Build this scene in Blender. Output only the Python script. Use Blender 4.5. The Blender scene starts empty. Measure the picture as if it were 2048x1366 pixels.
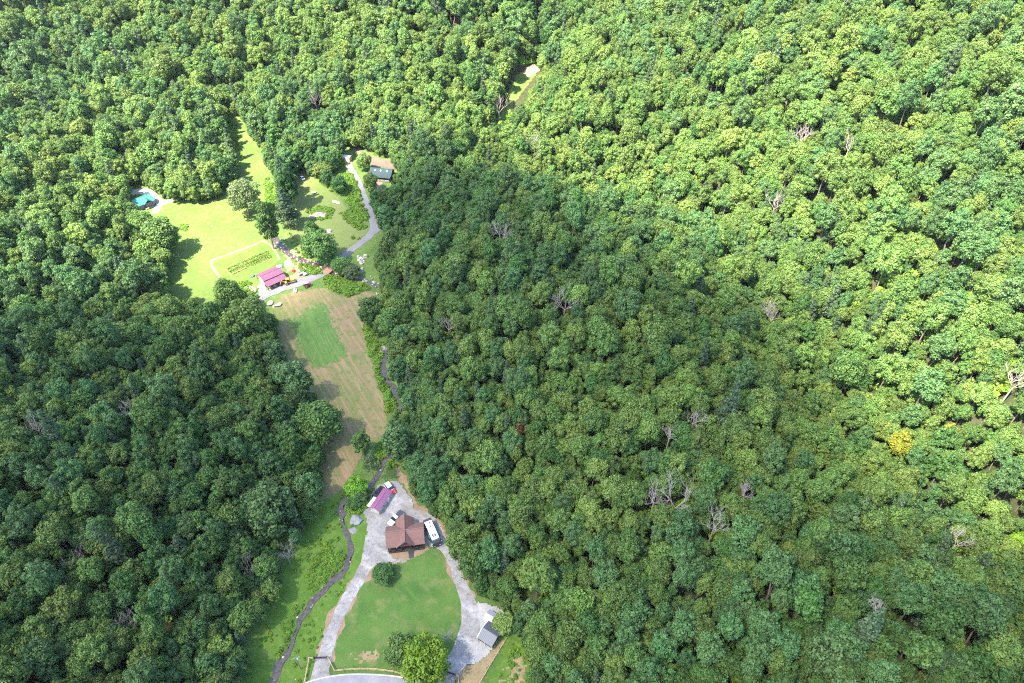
import bpy, bmesh, math, random
import numpy as np
from mathutils import Vector, Matrix
from math import radians, sin, cos, pi, atan2, hypot

random.seed(7)
rng = np.random.default_rng(11)
scene = bpy.context.scene
COL = scene.collection

# ------------------------------------------------------------------ camera
CAM_H, PITCH = 180.0, radians(43.0)
F = 24.0 / 36.0 * 2048.0
cam_d = bpy.data.cameras.new('camera')
cam_d.lens = 24.0; cam_d.sensor_width = 36.0; cam_d.clip_start = 1.0; cam_d.clip_end = 6000.0
cam = bpy.data.objects.new('camera', cam_d); COL.objects.link(cam)
cam.location = (0, 0, CAM_H); cam.rotation_euler = (pi / 2 - PITCH, 0, 0)
scene.camera = cam

# ------------------------------------------------------------------ sky, sun, exposure
SUN_EL, SUN_AZ = radians(59), radians(212)          # azimuth measured from +x, counter-clockwise
SUN = Vector((cos(SUN_EL) * cos(SUN_AZ), cos(SUN_EL) * sin(SUN_AZ), sin(SUN_EL)))
world = bpy.data.worlds.new('World'); scene.world = world; world.use_nodes = True
wn = world.node_tree
sky = wn.nodes.new('ShaderNodeTexSky'); sky.sky_type = 'NISHITA'; sky.sun_disc = False
sky.sun_elevation = SUN_EL; sky.sun_rotation = atan2(SUN.x, SUN.y)
bg = wn.nodes['Background']; bg.inputs['Strength'].default_value = 0.12
wn.links.new(sky.outputs['Color'], bg.inputs['Color'])
sun_d = bpy.data.lights.new('sun', 'SUN'); sun_d.energy = 4.9; sun_d.angle = radians(0.7)
sun_d.color = (1.0, 0.915, 0.74)
sun = bpy.data.objects.new('sun', sun_d); COL.objects.link(sun)
sun.rotation_euler = SUN.to_track_quat('Z', 'Y').to_euler()
vs = scene.view_settings
vs.view_transform = 'Standard'; vs.look = 'None'; vs.gamma = 1.0; vs.exposure = 2.85
vs.use_curve_mapping = False
HAZE = 0.00003
cy = scene.cycles
cy.filter_width = 1.1; cy.use_denoising = False
cy.max_bounces = 5; cy.diffuse_bounces = 3; cy.glossy_bounces = 2; cy.transmission_bounces = 3
cy.transparent_max_bounces = 12; cy.caustics_reflective = False; cy.caustics_refractive = False

# ------------------------------------------------------------------ pixel <-> world
CP, SP = cos(PITCH), sin(PITCH)
def ray(px, py):
    u = (px - 1024.0) / F; v = (683.0 - py) / F
    return np.array([u, CP + v * SP, -SP + v * CP])
def project(P):
    P = np.asarray(P, float); d = P - np.array([0, 0, CAM_H])
    f = d[..., 1] * CP - d[..., 2] * SP; up = d[..., 1] * SP + d[..., 2] * CP
    f = np.maximum(f, 1e-3)
    return np.stack([1024 + F * d[..., 0] / f, 683 - F * up / f], -1)
def floor_z(y):
    return 0.04 * np.maximum(0, y - 110.0)
def plane_pix(px, py, dz=0.0):
    r = ray(px, py); t = CAM_H / -r[2]
    for _ in range(25):
        y = t * r[1]; t = (CAM_H - dz - floor_z(y)) / -r[2]
    return np.array([t * r[0], t * r[1]])
def inside(poly, X, Y):
    poly = np.asarray(poly, float); r = np.zeros(np.shape(X), bool); n = len(poly)
    for i in range(n):
        x0, y0 = poly[i]; x1, y1 = poly[(i + 1) % n]
        if y0 == y1: continue
        c = ((y0 > Y) != (y1 > Y)) & (X < (x1 - x0) * (Y - y0) / (y1 - y0) + x0)
        r ^= c
    return r
def dist_line(pts, X, Y, closed=False):
    pts = np.asarray(pts, float); D = np.full(np.shape(X), 1e9); n = len(pts)
    for i in range(n if closed else n - 1):
        a, b = pts[i], pts[(i + 1) % n]; ab = b - a; L = ab @ ab + 1e-9
        t = np.clip(((X - a[0]) * ab[0] + (Y - a[1]) * ab[1]) / L, 0, 1)
        D = np.minimum(D, np.hypot(X - a[0] - t * ab[0], Y - a[1] - t * ab[1]))
    return D
def spline(pts, n=8):
    pts = [np.asarray(p, float) for p in pts]; out = []
    P = [2 * pts[0] - pts[1]] + pts + [2 * pts[-1] - pts[-2]]
    for i in range(1, len(P) - 2):
        a, b, c, d = P[i - 1:i + 3]
        for k in range(n):
            t = k / n
            out.append(.5 * (2 * b + (c - a) * t + (2 * a - 5 * b + 4 * c - d) * t * t + (3 * b - a - 3 * c + d) * t ** 3))
    out.append(pts[-1]); return np.array(out)

# ------------------------------------------------------------------ terrain height raster
VALLEY_PX = [(470, 1640), (500, 1366), (560, 1180), (610, 1030), (620, 900), (590, 790), (530, 690), (420, 640), (320, 570),
             (320, 480), (235, 405), (290, 365), (440, 385), (468, 330), (452, 225), (500, 245), (545, 330), (600, 340),
             (650, 325), (690, 305), (795, 325), (795, 420), (765, 480), (770, 600), (800, 790), (810, 900), (900, 1040),
             (965, 1180), (1035, 1240), (1090, 1366), (1130, 1640)]
VAL = np.array([plane_pix(*p) for p in VALLEY_PX])
STREAM_A_PX = [(535, 440), (550, 475), (570, 500), (600, 518), (640, 532), (662, 545), (690, 553), (722, 556), (745, 566), (770, 590), (790, 640),
               (790, 680), (768, 715), (768, 745), (785, 775), (800, 805), (800, 850), (790, 890), (762, 935), (742, 965),
               (715, 985), (690, 1000), (683, 1025), (690, 1060), (702, 1095), (690, 1135), (655, 1170), (620, 1205), (600, 1240),
               (580, 1290), (550, 1345), (520, 1420), (480, 1520)]
STREAM = spline([plane_pix(*p) for p in STREAM_A_PX], 6)
X0, X1, Y0, Y1, RES = -460, 460, -60, 820, 1.0
gx = np.arange(X0, X1 + .5, RES); gy = np.arange(Y0, Y1 + .5, RES)
cx_, cy_ = np.meshgrid(np.arange(X0, X1 + 1, 4.0), np.arange(Y0, Y1 + 1, 4.0))     # coarse grid first
D = dist_line(VAL, cx_, cy_, True); D[inside(VAL, cx_, cy_)] = 0
side_right = np.clip((cx_ + 60 + 0.22 * (cy_ - 110)) / 60, 0, 1)
slope = np.where(cy_ < 200, .32, np.maximum(.10, .32 - (cy_ - 200) * .0016)) * (1 - side_right) + .38 * side_right
HM = 72.0
Hc = HM * (1 - np.exp(-D * slope / HM)) * np.clip(D / 14, 0, 1) ** .5
draw1 = np.array([plane_pix(*p, dz=28) for p in [(1250, 330), (1480, 470), (1620, 620), (1760, 800), (1980, 1010), (2300, 1250)]])
def side_of(line, X, Y):
    s = np.full(np.shape(X), 0.0); best = np.full(np.shape(X), 1e9)
    for i in range(len(line) - 1):
        a, b = line[i], line[i + 1]; ab = b - a; L = ab @ ab
        t = np.clip(((X - a[0]) * ab[0] + (Y - a[1]) * ab[1]) / L, 0, 1)
        d = np.hypot(X - a[0] - t * ab[0], Y - a[1] - t * ab[1])
        cr = ab[0] * (Y - a[1]) - ab[1] * (X - a[0])
        m = d < best; s[m] = np.sign(cr)[m]; best[m] = d[m]
    return s, best
s1, d1 = side_of(draw1, cx_, cy_)
Hc -= 27 * np.exp(-(d1 / 34) ** 2) * np.clip(D / 60, 0, 1)
Hc += np.where(s1 > 0, 0.28 * np.maximum(0, d1 - 12), 0) * np.clip((cx_ - 20) / 120, 0, 1) * .8
draw2 = np.array([plane_pix(*p, dz=20) for p in [(960, 310), (1040, 170), (1150, 60), (1180, 0)]])
Hc += 0.25 * np.maximum(0, cy_ - 385)
Hc -= 16 * np.exp(-(dist_line(draw2, cx_, cy_) / 28) ** 2) * np.clip(D / 60, 0, 1)
nz = (sin(1) * 0 + 3.2 * np.sin(cx_ / 47 + 1.3 * np.sin(cy_ / 61)) * np.cos(cy_ / 53 + .7) + 1.8 * np.sin(cx_ / 21 + 2 + np.cos(cy_ / 19)) * np.sin(cy_ / 25 + 1))
Hc += nz * np.clip(D / 50, 0, 1)
Hc += floor_z(cy_)
for _ in range(3):                                            # soften
    P = np.pad(Hc, 1, mode='edge')
    Hc = (P[1:-1, 1:-1] * 2 + P[:-2, 1:-1] + P[2:, 1:-1] + P[1:-1, :-2] + P[1:-1, 2:]) / 6
def up(A, ax, n):
    i = np.arange(n) / 4.0; i0 = np.minimum(i.astype(int), A.shape[ax] - 2); f = i - i0
    sh = [1, 1]; sh[ax] = -1; f = f.reshape(sh)
    return np.take(A, i0, ax) * (1 - f) + np.take(A, i0 + 1, ax) * f
Hg = up(up(Hc, 0, len(gy)), 1, len(gx))
for _ in range(4):
    P = np.pad(Hg, 1, mode='edge')
    Hg = (P[1:-1, 1:-1] * 2 + P[:-2, 1:-1] + P[2:, 1:-1] + P[1:-1, :-2] + P[1:-1, 2:]) / 6
HBASE = Hg.copy()
GX, GY = np.meshgrid(gx, gy)
near = (GX > -260) & (GX < 80) & (GY < 420)
ds = np.full(GX.shape, 1e3); ds[near] = dist_line(STREAM, GX[near], GY[near])
Hg = Hg - 0.7 * np.exp(-(ds / 2.2) ** 2)
Dg = up(up(D, 0, len(gy)), 1, len(gx))
def sample(A, x, y):
    x = np.clip((np.asarray(x, float) - X0) / RES, 0, len(gx) - 1.001); y = np.clip((np.asarray(y, float) - Y0) / RES, 0, len(gy) - 1.001)
    i = x.astype(int); j = y.astype(int); fx = x - i; fy = y - j
    return (A[j, i] * (1 - fx) + A[j, i + 1] * fx) * (1 - fy) + (A[j + 1, i] * (1 - fx) + A[j + 1, i + 1] * fx) * fy
def hgt(x, y): return sample(Hg, x, y)
TT = np.arange(40, 1100, .5)
def hit(px, py, dz=0.0):
    """point where the pixel's ray comes down to dz above the terrain"""
    r = ray(px, py); x = r[0] * TT; y = r[1] * TT; z = CAM_H + r[2] * TT
    g = z - sample(HBASE, x, y) - dz
    k = np.argmax(g < 0); k = max(k, 1)
    a = g[k - 1] / (g[k - 1] - g[k] + 1e-9); t = TT[k - 1] + .5 * a
    return np.array([r[0] * t, r[1] * t])
def gp(px, py, dz=0.0):
    x, y = hit(px, py, dz); return Vector((x, y, float(hgt(x, y))))
def heading(a, b):
    """world angle from pixel a to pixel b on the ground"""
    p, q = hit(*a), hit(*b); return atan2(q[1] - p[1], q[0] - p[0])

# ------------------------------------------------------------------ materials
MATS = {}
def nodes_of(name):
    m = bpy.data.materials.new(name); m.use_nodes = True; nt = m.node_tree
    return m, nt, nt.nodes['Principled BSDF']
def rgba(c): return (c[0], c[1], c[2], 1)
def N(nt, t, **kw):
    n = nt.nodes.new(t)
    for k, v in kw.items(): setattr(n, k, v)
    return n
def ramp_mix(nt, fac, a, b, lo=.35, hi=.65):
    r = N(nt, 'ShaderNodeMapRange'); r.inputs['From Min'].default_value = lo; r.inputs['From Max'].default_value = hi
    nt.links.new(fac, r.inputs['Value'])
    m = N(nt, 'ShaderNodeMix', data_type='RGBA'); nt.links.new(r.outputs[0], m.inputs[0])
    for s, c in ((m.inputs[6], a), (m.inputs[7], b)):
        if hasattr(c, 'links'): nt.links.new(c, s)
        else: s.default_value = rgba(c)
    return m.outputs[2]
def pos(nt, scale=(1, 1, 1), rot=0.0):
    g = N(nt, 'ShaderNodeNewGeometry'); out = g.outputs['Position']
    for sc_, rt in (((1, 1, 1), rot), (scale, 0.0)):            # turn first, then stretch
        mp = N(nt, 'ShaderNodeMapping'); mp.inputs['Scale'].default_value = sc_; mp.inputs['Rotation'].default_value = (0, 0, rt)
        nt.links.new(out, mp.inputs['Vector']); out = mp.outputs[0]
    return out
def noise(nt, vec, s, d=4, r=.55):
    n = N(nt, 'ShaderNodeTexNoise'); n.inputs['Scale'].default_value = s; n.inputs['Detail'].default_value = d
    n.inputs['Roughness'].default_value = r; nt.links.new(vec, n.inputs['Vector']); return n.outputs['Fac']
def bump(nt, bs, fac, strength=.5, dist=.1):
    b = N(nt, 'ShaderNodeBump'); b.inputs['Strength'].default_value = strength; b.inputs['Distance'].default_value = dist
    nt.links.new(fac, b.inputs['Height']); nt.links.new(b.outputs[0], bs.inputs['Normal'])
def plain(name, c, rough=.6, metal=0.0, var=.12, scale=1.5):
    """one base colour with soft blotches and fine grain of its own"""
    if name in MATS: return MATS[name]
    m, nt, bs = nodes_of(name); tc = N(nt, 'ShaderNodeTexCoord').outputs['Object']
    f = noise(nt, tc, scale, 5)
    a = tuple(v * (1 - var) for v in c); b = tuple(min(1, v * (1 + var)) for v in c)
    nt.links.new(ramp_mix(nt, f, a, b, .3, .7), bs.inputs['Base Color'])
    bs.inputs['Roughness'].default_value = rough; bs.inputs['Metallic'].default_value = metal
    MATS[name] = m; return m
def ground_mat(name, a, b, c, s1=.25, s2=1.6, streak=None, rough=.95, bstr=.6, lo2=.5, hi2=.75):
    """a/b: broad patches, c: spots; streak = (angle, across, along, colour)"""
    m, nt, bs = nodes_of(name); v = pos(nt)
    col = ramp_mix(nt, noise(nt, v, s1, 5, .6), a, b, .35, .65)
    if streak:
        ang, ac, al, sc = streak[:4]; amt = streak[4] if len(streak) > 4 else .62
        w = noise(nt, pos(nt, (al, ac, 1), ang), 1.0, 3, .6)
        col = ramp_mix(nt, w, col, sc, .45, amt)
    col = ramp_mix(nt, noise(nt, v, s2, 6, .65), col, c, lo2, hi2)
    nt.links.new(col, bs.inputs['Base Color']); bs.inputs['Roughness'].default_value = rough
    bs.inputs['Specular IOR Level'].default_value = .2
    bump(nt, bs, noise(nt, v, 5.0, 4, .7), bstr, .15)
    MATS[name] = m; return m
def leaf_mat(name, a, b, transl=.32):
    m, nt, bs = nodes_of(name)
    at = N(nt, 'ShaderNodeAttribute', attribute_name='tint'); oi = N(nt, 'ShaderNodeObjectInfo')
    col = ramp_mix(nt, at.outputs['Fac'], a, b, .0, 1.0)
    hs = N(nt, 'ShaderNodeHueSaturation')
    mr = N(nt, 'ShaderNodeMapRange'); nt.links.new(oi.outputs['Random'], mr.inputs[0])
    mr.inputs['To Min'].default_value = .482; mr.inputs['To Max'].default_value = .514
    mv = N(nt, 'ShaderNodeMath', operation='MULTIPLY_ADD'); ms = N(nt, 'ShaderNodeMath', operation='FRACT')
    mq = N(nt, 'ShaderNodeMath', operation='MULTIPLY'); nt.links.new(oi.outputs['Random'], mq.inputs[0]); mq.inputs[1].default_value = 13.7
    nt.links.new(mq.outputs[0], ms.inputs[0]); nt.links.new(ms.outputs[0], mv.inputs[0])
    mv.inputs[1].default_value = .46; mv.inputs[2].default_value = .80
    nt.links.new(mr.outputs[0], hs.inputs['Hue']); nt.links.new(mv.outputs[0], hs.inputs['Value']); nt.links.new(col, hs.inputs['Color'])
    nt.links.new(hs.outputs[0], bs.inputs['Base Color']); bs.inputs['Roughness'].default_value = .62
    bs.inputs['Specular IOR Level'].default_value = .3
    tr = N(nt, 'ShaderNodeBsdfTranslucent'); nt.links.new(hs.outputs[0], tr.inputs[0])
    mx = N(nt, 'ShaderNodeMixShader'); mx.inputs[0].default_value = transl
    nt.links.new(bs.outputs[0], mx.inputs[1]); nt.links.new(tr.outputs[0], mx.inputs[2])
    nt.links.new(mx.outputs[0], nt.nodes['Material Output'].inputs['Surface'])
    MATS[name] = m; return m

# ------------------------------------------------------------------ object helpers
def tag(o, label=None, cat=None, group=None, kind=None):
    if label: o['label'] = label
    if cat: o['category'] = cat
    if group: o['group'] = group
    if kind: o['kind'] = kind
    return o
def link(o, parent=None):
    COL.objects.link(o)
    if parent: o.parent = parent
    return o
def empty(name, loc, rz=0.0, label=None, cat=None, group=None):
    o = bpy.data.objects.new(name, None); o.location = loc; o.rotation_euler = (0, 0, rz); o.empty_display_size = .5
    return tag(link(o), label, cat, group)
def np_mesh(name, V, Fq, mat, tint=None, smooth=False):
    me = bpy.data.meshes.new(name); V = np.asarray(V, np.float32); Fq = np.asarray(Fq, np.int32); n, k = Fq.shape
    me.vertices.add(len(V)); me.vertices.foreach_set('co', V.ravel())
    me.loops.add(n * k); me.loops.foreach_set('vertex_index', Fq.ravel())
    me.polygons.add(n); me.polygons.foreach_set('loop_start', np.arange(0, n * k, k, dtype=np.int32))
    me.polygons.foreach_set('loop_total', np.full(n, k, np.int32))
    if smooth: me.polygons.foreach_set('use_smooth', np.ones(n, bool))
    if tint is not None:
        a = me.attributes.new('tint', 'FLOAT', 'FACE'); a.data.foreach_set('value', np.asarray(tint, np.float32))
    me.update(calc_edges=True); me.materials.append(mat); return me
class MB:
    """collects faces of one part; build() links them as one mesh object"""
    def __init__(s): s.v, s.f = [], []
    def add(s, vs, fs):
        o = len(s.v); s.v += [tuple(p) for p in vs]; s.f += [tuple(i + o for i in f) for f in fs]; return s
    def box(s, c, d, rz=0.0):
        x, y, z = (k / 2 for k in d); cs, sn = cos(rz), sin(rz); vs = []
        for k in (-z, z):
            for (i, j) in ((-x, -y), (x, -y), (x, y), (-x, y)):
                vs.append((c[0] + i * cs - j * sn, c[1] + i * sn + j * cs, c[2] + k))
        return s.add(vs, [(3, 2, 1, 0), (4, 5, 6, 7), (0, 1, 5, 4), (1, 2, 6, 5), (2, 3, 7, 6), (3, 0, 4, 7)])
    def tube(s, p, q, r0, r1=None, n=7, caps=True):
        r1 = r0 if r1 is None else r1; p, q = Vector(p), Vector(q); d = (q - p).normalized()
        a = d.orthogonal().normalized(); b = d.cross(a); vs = []
        for (c, r) in ((p, r0), (q, r1)):
            for i in range(n): vs.append(c + a * (r * cos(2 * pi * i / n)) + b * (r * sin(2 * pi * i / n)))
        fs = [(i, (i + 1) % n, n + (i + 1) % n, n + i) for i in range(n)]
        if caps: fs += [tuple(range(n - 1, -1, -1)), tuple(range(n, 2 * n))]
        return s.add(vs, fs)
    def loft(s, secs, caps=True):
        k = len(secs[0]); vs = [p for sec in secs for p in sec]; fs = []
        for a in range(len(secs) - 1):
            for i in range(k): fs.append((a * k + i, a * k + (i + 1) % k, (a + 1) * k + (i + 1) % k, (a + 1) * k + i))
        if caps: fs += [tuple(range(k - 1, -1, -1)), tuple(range((len(secs) - 1) * k, len(secs) * k))]
        return s.add(vs, fs)
    def slab(s, quad, t):
        """a plate of thickness t hanging below the four corner points"""
        q = [Vector(p) for p in quad]; nrm = (q[1] - q[0]).cross(q[2] - q[0]).normalized()
        if nrm.z < 0: nrm = -nrm
        lo = [p - nrm * t for p in q]
        n = len(q)
        return s.add(q + lo, [tuple(range(n)), tuple(range(2 * n - 1, n - 1, -1))] + [(i, n + i, n + (i + 1) % n, (i + 1) % n) for i in range(n)])
    def mesh(s, name, mat, bevel=0.0, smooth=False):
        me = bpy.data.meshes.new(name); me.from_pydata(s.v, [], s.f); bm = bmesh.new(); bm.from_mesh(me)
        bmesh.ops.recalc_face_normals(bm, faces=bm.faces)
        if bevel: bmesh.ops.bevel(bm, geom=list(bm.edges), offset=bevel, segments=2, affect='EDGES', clamp_overlap=True)
        bm.to_mesh(me); bm.free()
        if smooth:
            for p in me.polygons: p.use_smooth = True
        me.materials.append(mat); return me
    def build(s, name, mat, parent=None, bevel=0.0, smooth=False):
        return link(bpy.data.objects.new(name, s.mesh(name, mat, bevel, smooth)), parent)
def B(c, d, rz=0.0): return MB().box(c, d, rz)

# ------------------------------------------------------------------ ground materials
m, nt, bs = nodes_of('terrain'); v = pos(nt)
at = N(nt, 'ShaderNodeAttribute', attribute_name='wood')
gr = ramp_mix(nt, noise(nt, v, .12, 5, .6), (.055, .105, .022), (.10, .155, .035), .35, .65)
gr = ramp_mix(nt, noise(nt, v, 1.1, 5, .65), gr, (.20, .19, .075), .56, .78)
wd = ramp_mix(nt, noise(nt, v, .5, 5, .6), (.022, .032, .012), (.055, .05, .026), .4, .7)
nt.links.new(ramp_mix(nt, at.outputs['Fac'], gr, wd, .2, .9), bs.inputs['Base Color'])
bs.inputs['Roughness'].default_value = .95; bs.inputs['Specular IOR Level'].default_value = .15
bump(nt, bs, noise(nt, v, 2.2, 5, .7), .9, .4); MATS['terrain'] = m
ang_meadow = heading((470, 440), (440, 500)); ang_hay = heading((720, 800), (600, 600)); ang_crop = heading((690, 715), (640, 610))
ground_mat('lawn', (.042, .095, .018), (.078, .130, .026), (.15, .145, .054), .09, .24, streak=(.9, .5, .06, (.06, .125, .022), .75), lo2=.50, hi2=.78)
ground_mat('meadow', (.062, .105, .018), (.085, .118, .026), (.118, .132, .046), .06, .5, streak=(-ang_meadow, 1.1, .05, (.055, .105, .022), .75), lo2=.5, hi2=.8)
ground_mat('hay_field', (.16, .115, .062), (.095, .118, .036), (.068, .11, .024), .07, .40, streak=(-ang_hay, .9, .04, (.215, .15, .085), .72), lo2=.5, hi2=.7)
ground_mat('crop_patch', (.048, .105, .022), (.068, .122, .028), (.15, .14, .058), .15, .7, streak=(-ang_crop, 1.3, .05, (.085, .145, .035), .7), lo2=.54, hi2=.8)
ground_mat('round_lawn', (.085, .12, .03), (.115, .135, .046), (.15, .13, .062), .07, .35, lo2=.52, hi2=.8)
ground_mat('gravel', (.175, .163, .152), (.25, .236, .222), (.105, .096, .087), .16, 1.1, streak=(.6, .30, .10, (.34, .322, .30), .7), lo2=.50, hi2=.78, bstr=.9)
ground_mat('pale_gravel', (.24, .235, .225), (.33, .31, .29), (.18, .165, .145), .2, 1.2, lo2=.55, hi2=.85)
ground_mat('track_gravel', (.165, .16, .165), (.135, .13, .135), (.09, .09, .075), .25, 1.1, lo2=.58, hi2=.85)
ground_mat('terrace', (.095, .075, .06), (.12, .095, .075), (.07, .065, .045), .3, 1.5)
ground_mat('dirt', (.19, .125, .08), (.25, .175, .11), (.13, .115, .05), .4, 1.6, lo2=.52, hi2=.75)
ground_mat('straw', (.18, .135, .07), (.24, .18, .10), (.12, .118, .04), .3, 1.3, lo2=.5, hi2=.75)
ground_mat('bank_grass', (.05, .108, .012), (.078, .138, .02), (.14, .15, .046), .15, .6, lo2=.52, hi2=.8)
ground_mat('asphalt', (.20, .19, .205), (.24, .23, .24), (.16, .15, .16), .3, 3.0, bstr=.2)
ground_mat('garden_soil', (.13, .11, .05), (.11, .11, .042), (.075, .10, .022), .4, 2.0)
ground_mat('garden_grass', (.05, .125, .014), (.075, .145, .02), (.11, .15, .034), .2, 1.2)
m, nt, bs = nodes_of('stream_water'); v = pos(nt)
c = ramp_mix(nt, noise(nt, v, 1.2, 6, .7), (.034, .026, .022), (.095, .07, .055), .4, .7)
c = ramp_mix(nt, noise(nt, v, 3.0, 4, .6), c, (.15, .115, .09), .62, .8)
nt.links.new(c, bs.inputs['Base Color']); bs.inputs['Roughness'].default_value = .25
bump(nt, bs, noise(nt, v, 4.0, 4, .6), .4, .08); MATS['stream_water'] = m
plain('line_paint', (.75, .75, .74), .6)

# ------------------------------------------------------------------ terrain sheet
xs = np.unique(np.concatenate([np.arange(X0, -190, 4.0), np.arange(-190, 60, 1.0), np.arange(60, X1 + 1, 4.0)]))
ys = np.unique(np.concatenate([np.arange(Y0, 40, 4.0), np.arange(40, 400, 1.0), np.arange(400, Y1 + 1, 4.0)]))
MX, MY = np.meshgrid(xs, ys); MZ = sample(Hg, MX, MY); nx_, ny_ = len(xs), len(ys)
idx = np.arange(nx_ * ny_).reshape(ny_, nx_)
quads = np.stack([idx[:-1, :-1], idx[:-1, 1:], idx[1:, 1:], idx[1:, :-1]], -1).reshape(-1, 4)
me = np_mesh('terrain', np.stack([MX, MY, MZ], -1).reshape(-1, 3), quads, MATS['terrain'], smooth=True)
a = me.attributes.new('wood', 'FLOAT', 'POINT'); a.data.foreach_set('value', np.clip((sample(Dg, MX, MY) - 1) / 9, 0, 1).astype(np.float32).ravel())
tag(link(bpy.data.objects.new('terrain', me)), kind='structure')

def wob(x, y, s, k):
    return k * (np.sin(x * 1.7 / s + 1.3 * np.sin(y * 1.1 / s)) + .6 * np.sin(x * 3.9 / s + y * 2.3 / s + 1) + .6 * np.cos(y * 4.3 / s - x * 1.2 / s))
def wpoly(px): return np.array([hit(*p) for p in px])
def sheet(name, px, off, mat, cell=.45, k=.28, s=2.0, world=None):
    P = wpoly(px) if world is None else np.asarray(world)
    x = np.arange(P[:, 0].min() - 1, P[:, 0].max() + 1, cell); y = np.arange(P[:, 1].min() - 1, P[:, 1].max() + 1, cell)
    X, Y = np.meshgrid(x, y); Z = hgt(X, Y) + off
    Xc, Yc = X[:-1, :-1] + cell / 2, Y[:-1, :-1] + cell / 2
    m_ = inside(P, Xc + wob(Xc, Yc, s, k), Yc + wob(Yc + 9, Xc, s, k))
    id_ = np.arange(X.size).reshape(X.shape)
    q = np.stack([id_[:-1, :-1], id_[:-1, 1:], id_[1:, 1:], id_[1:, :-1]], -1)[m_]
    u, inv = np.unique(q, return_inverse=True); V = np.stack([X, Y, Z], -1).reshape(-1, 3)[u]
    o = link(bpy.data.objects.new(name, np_mesh(name, V, inv.reshape(q.shape), MATS[mat], smooth=True)))
    return tag(o, kind='structure')
def ribbon(name, px, width, off, mat, world=None, n=6, ragged=.0, across=5, base=None):
    C = spline([hit(*p) for p in px] if world is None else world, n)
    # resample about every metre so that the strip follows the ground
    seg = np.hypot(*np.diff(C, axis=0).T); L = np.concatenate([[0], np.cumsum(seg)]); t = np.arange(0, L[-1], .7)
    C = np.stack([np.interp(t, L, C[:, 0]), np.interp(t, L, C[:, 1])], -1)
    T = np.gradient(C, axis=0); T /= np.linalg.norm(T, axis=1)[:, None]; Nn = np.stack([-T[:, 1], T[:, 0]], -1)
    W = np.interp(np.linspace(0, 1, len(C)), np.linspace(0, 1, len(width)), width) if hasattr(width, '__len__') else np.full(len(C), width)
    e = np.linspace(-.5, .5, across); V = []
    kr = np.array([.15, .25, .3, .25, .15]) * 2; r1 = np.convolve(rng.normal(0, ragged, len(C)), kr, 'same'); r2 = np.convolve(rng.normal(0, ragged, len(C)), kr, 'same')
    for k in range(across):
        w = W * e[k] + (r1 if k == 0 else r2 if k == across - 1 else 0)
        P = C + Nn * w[:, None]; V.append(np.stack([P[:, 0], P[:, 1], (sample(base, P[:, 0], P[:, 1]) if base is not None else hgt(P[:, 0], P[:, 1])) + off], -1))
    V = np.stack(V, 1); id_ = np.arange(len(C) * across).reshape(len(C), across)
    q = np.stack([id_[:-1, :-1], id_[:-1, 1:], id_[1:, 1:], id_[1:, :-1]], -1).reshape(-1, 4)
    o = link(bpy.data.objects.new(name, np_mesh(name, V.reshape(-1, 3), q, MATS[mat], smooth=True)))
    return tag(o, kind='structure')

# stream
ribbon('stream', None, [2.6, 3.0, 2.6, 3.2, 1.9, 1.6, 2.2, 1.5, 2.6, 1.5, 2.3, 2.6, 1.3, 1.8, 1.3, 1.6, 1.4], -.42, 'stream_water', world=STREAM[::3], ragged=.35, base=HBASE)
# fields
sheet('meadow', [(300, 420), (330, 400), (400, 405), (445, 392), (470, 350), (478, 300), (462, 245), (478, 240), (500, 275), (520, 320), (530, 380), (525, 440), (545, 490), (560, 520), (520, 560), (450, 590), (380, 640), (330, 600), (320, 540), (330, 480)], .03, 'meadow')
sheet('hay_field', [(535, 630), (560, 590), (650, 575), (700, 590), (735, 575), (752, 590), (745, 620), (728, 640), (735, 690), (745, 730), (765, 785), (775, 830), (772, 865), (750, 880), (730, 900), (705, 950), (675, 985), (640, 1010), (628, 1010), (640, 960), (630, 900), (640, 840), (600, 790), (560, 720), (540, 670)], .03, 'hay_field')
sheet('crop_patch', [(578, 640), (645, 605), (672, 660), (697, 712), (628, 738), (600, 690)], .07, 'crop_patch', k=.9, s=1.4)
sheet('round_lawn', [(590, 350), (612, 345), (640, 366), (668, 388), (698, 420), (728, 440), (735, 465), (715, 480), (700, 492), (690, 505), (640, 520), (600, 500), (572, 480), (566, 455), (585, 430), (590, 390)], .04, 'round_lawn')
sheet('bank_grass', [(460, 1380), (505, 1285), (530, 1220), (580, 1120), (612, 1050), (640, 1005), (675, 985), (690, 985), (676, 1020), (690, 1060), (698, 1095), (685, 1132), (650, 1165), (612, 1205), (590, 1245), (570, 1295), (535, 1366), (520, 1400)], .03, 'bank_grass')
sheet('stream_verge', [(560, 1366), (590, 1290), (610, 1240), (630, 1210), (665, 1175), (700, 1135), (712, 1095), (700, 1060), (694, 1030), (702, 1000), (720, 985), (735, 1000), (725, 1040), (738, 1070), (735, 1110), (700, 1180), (660, 1260), (640, 1330), (620, 1366)], .03, 'bank_grass')
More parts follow.
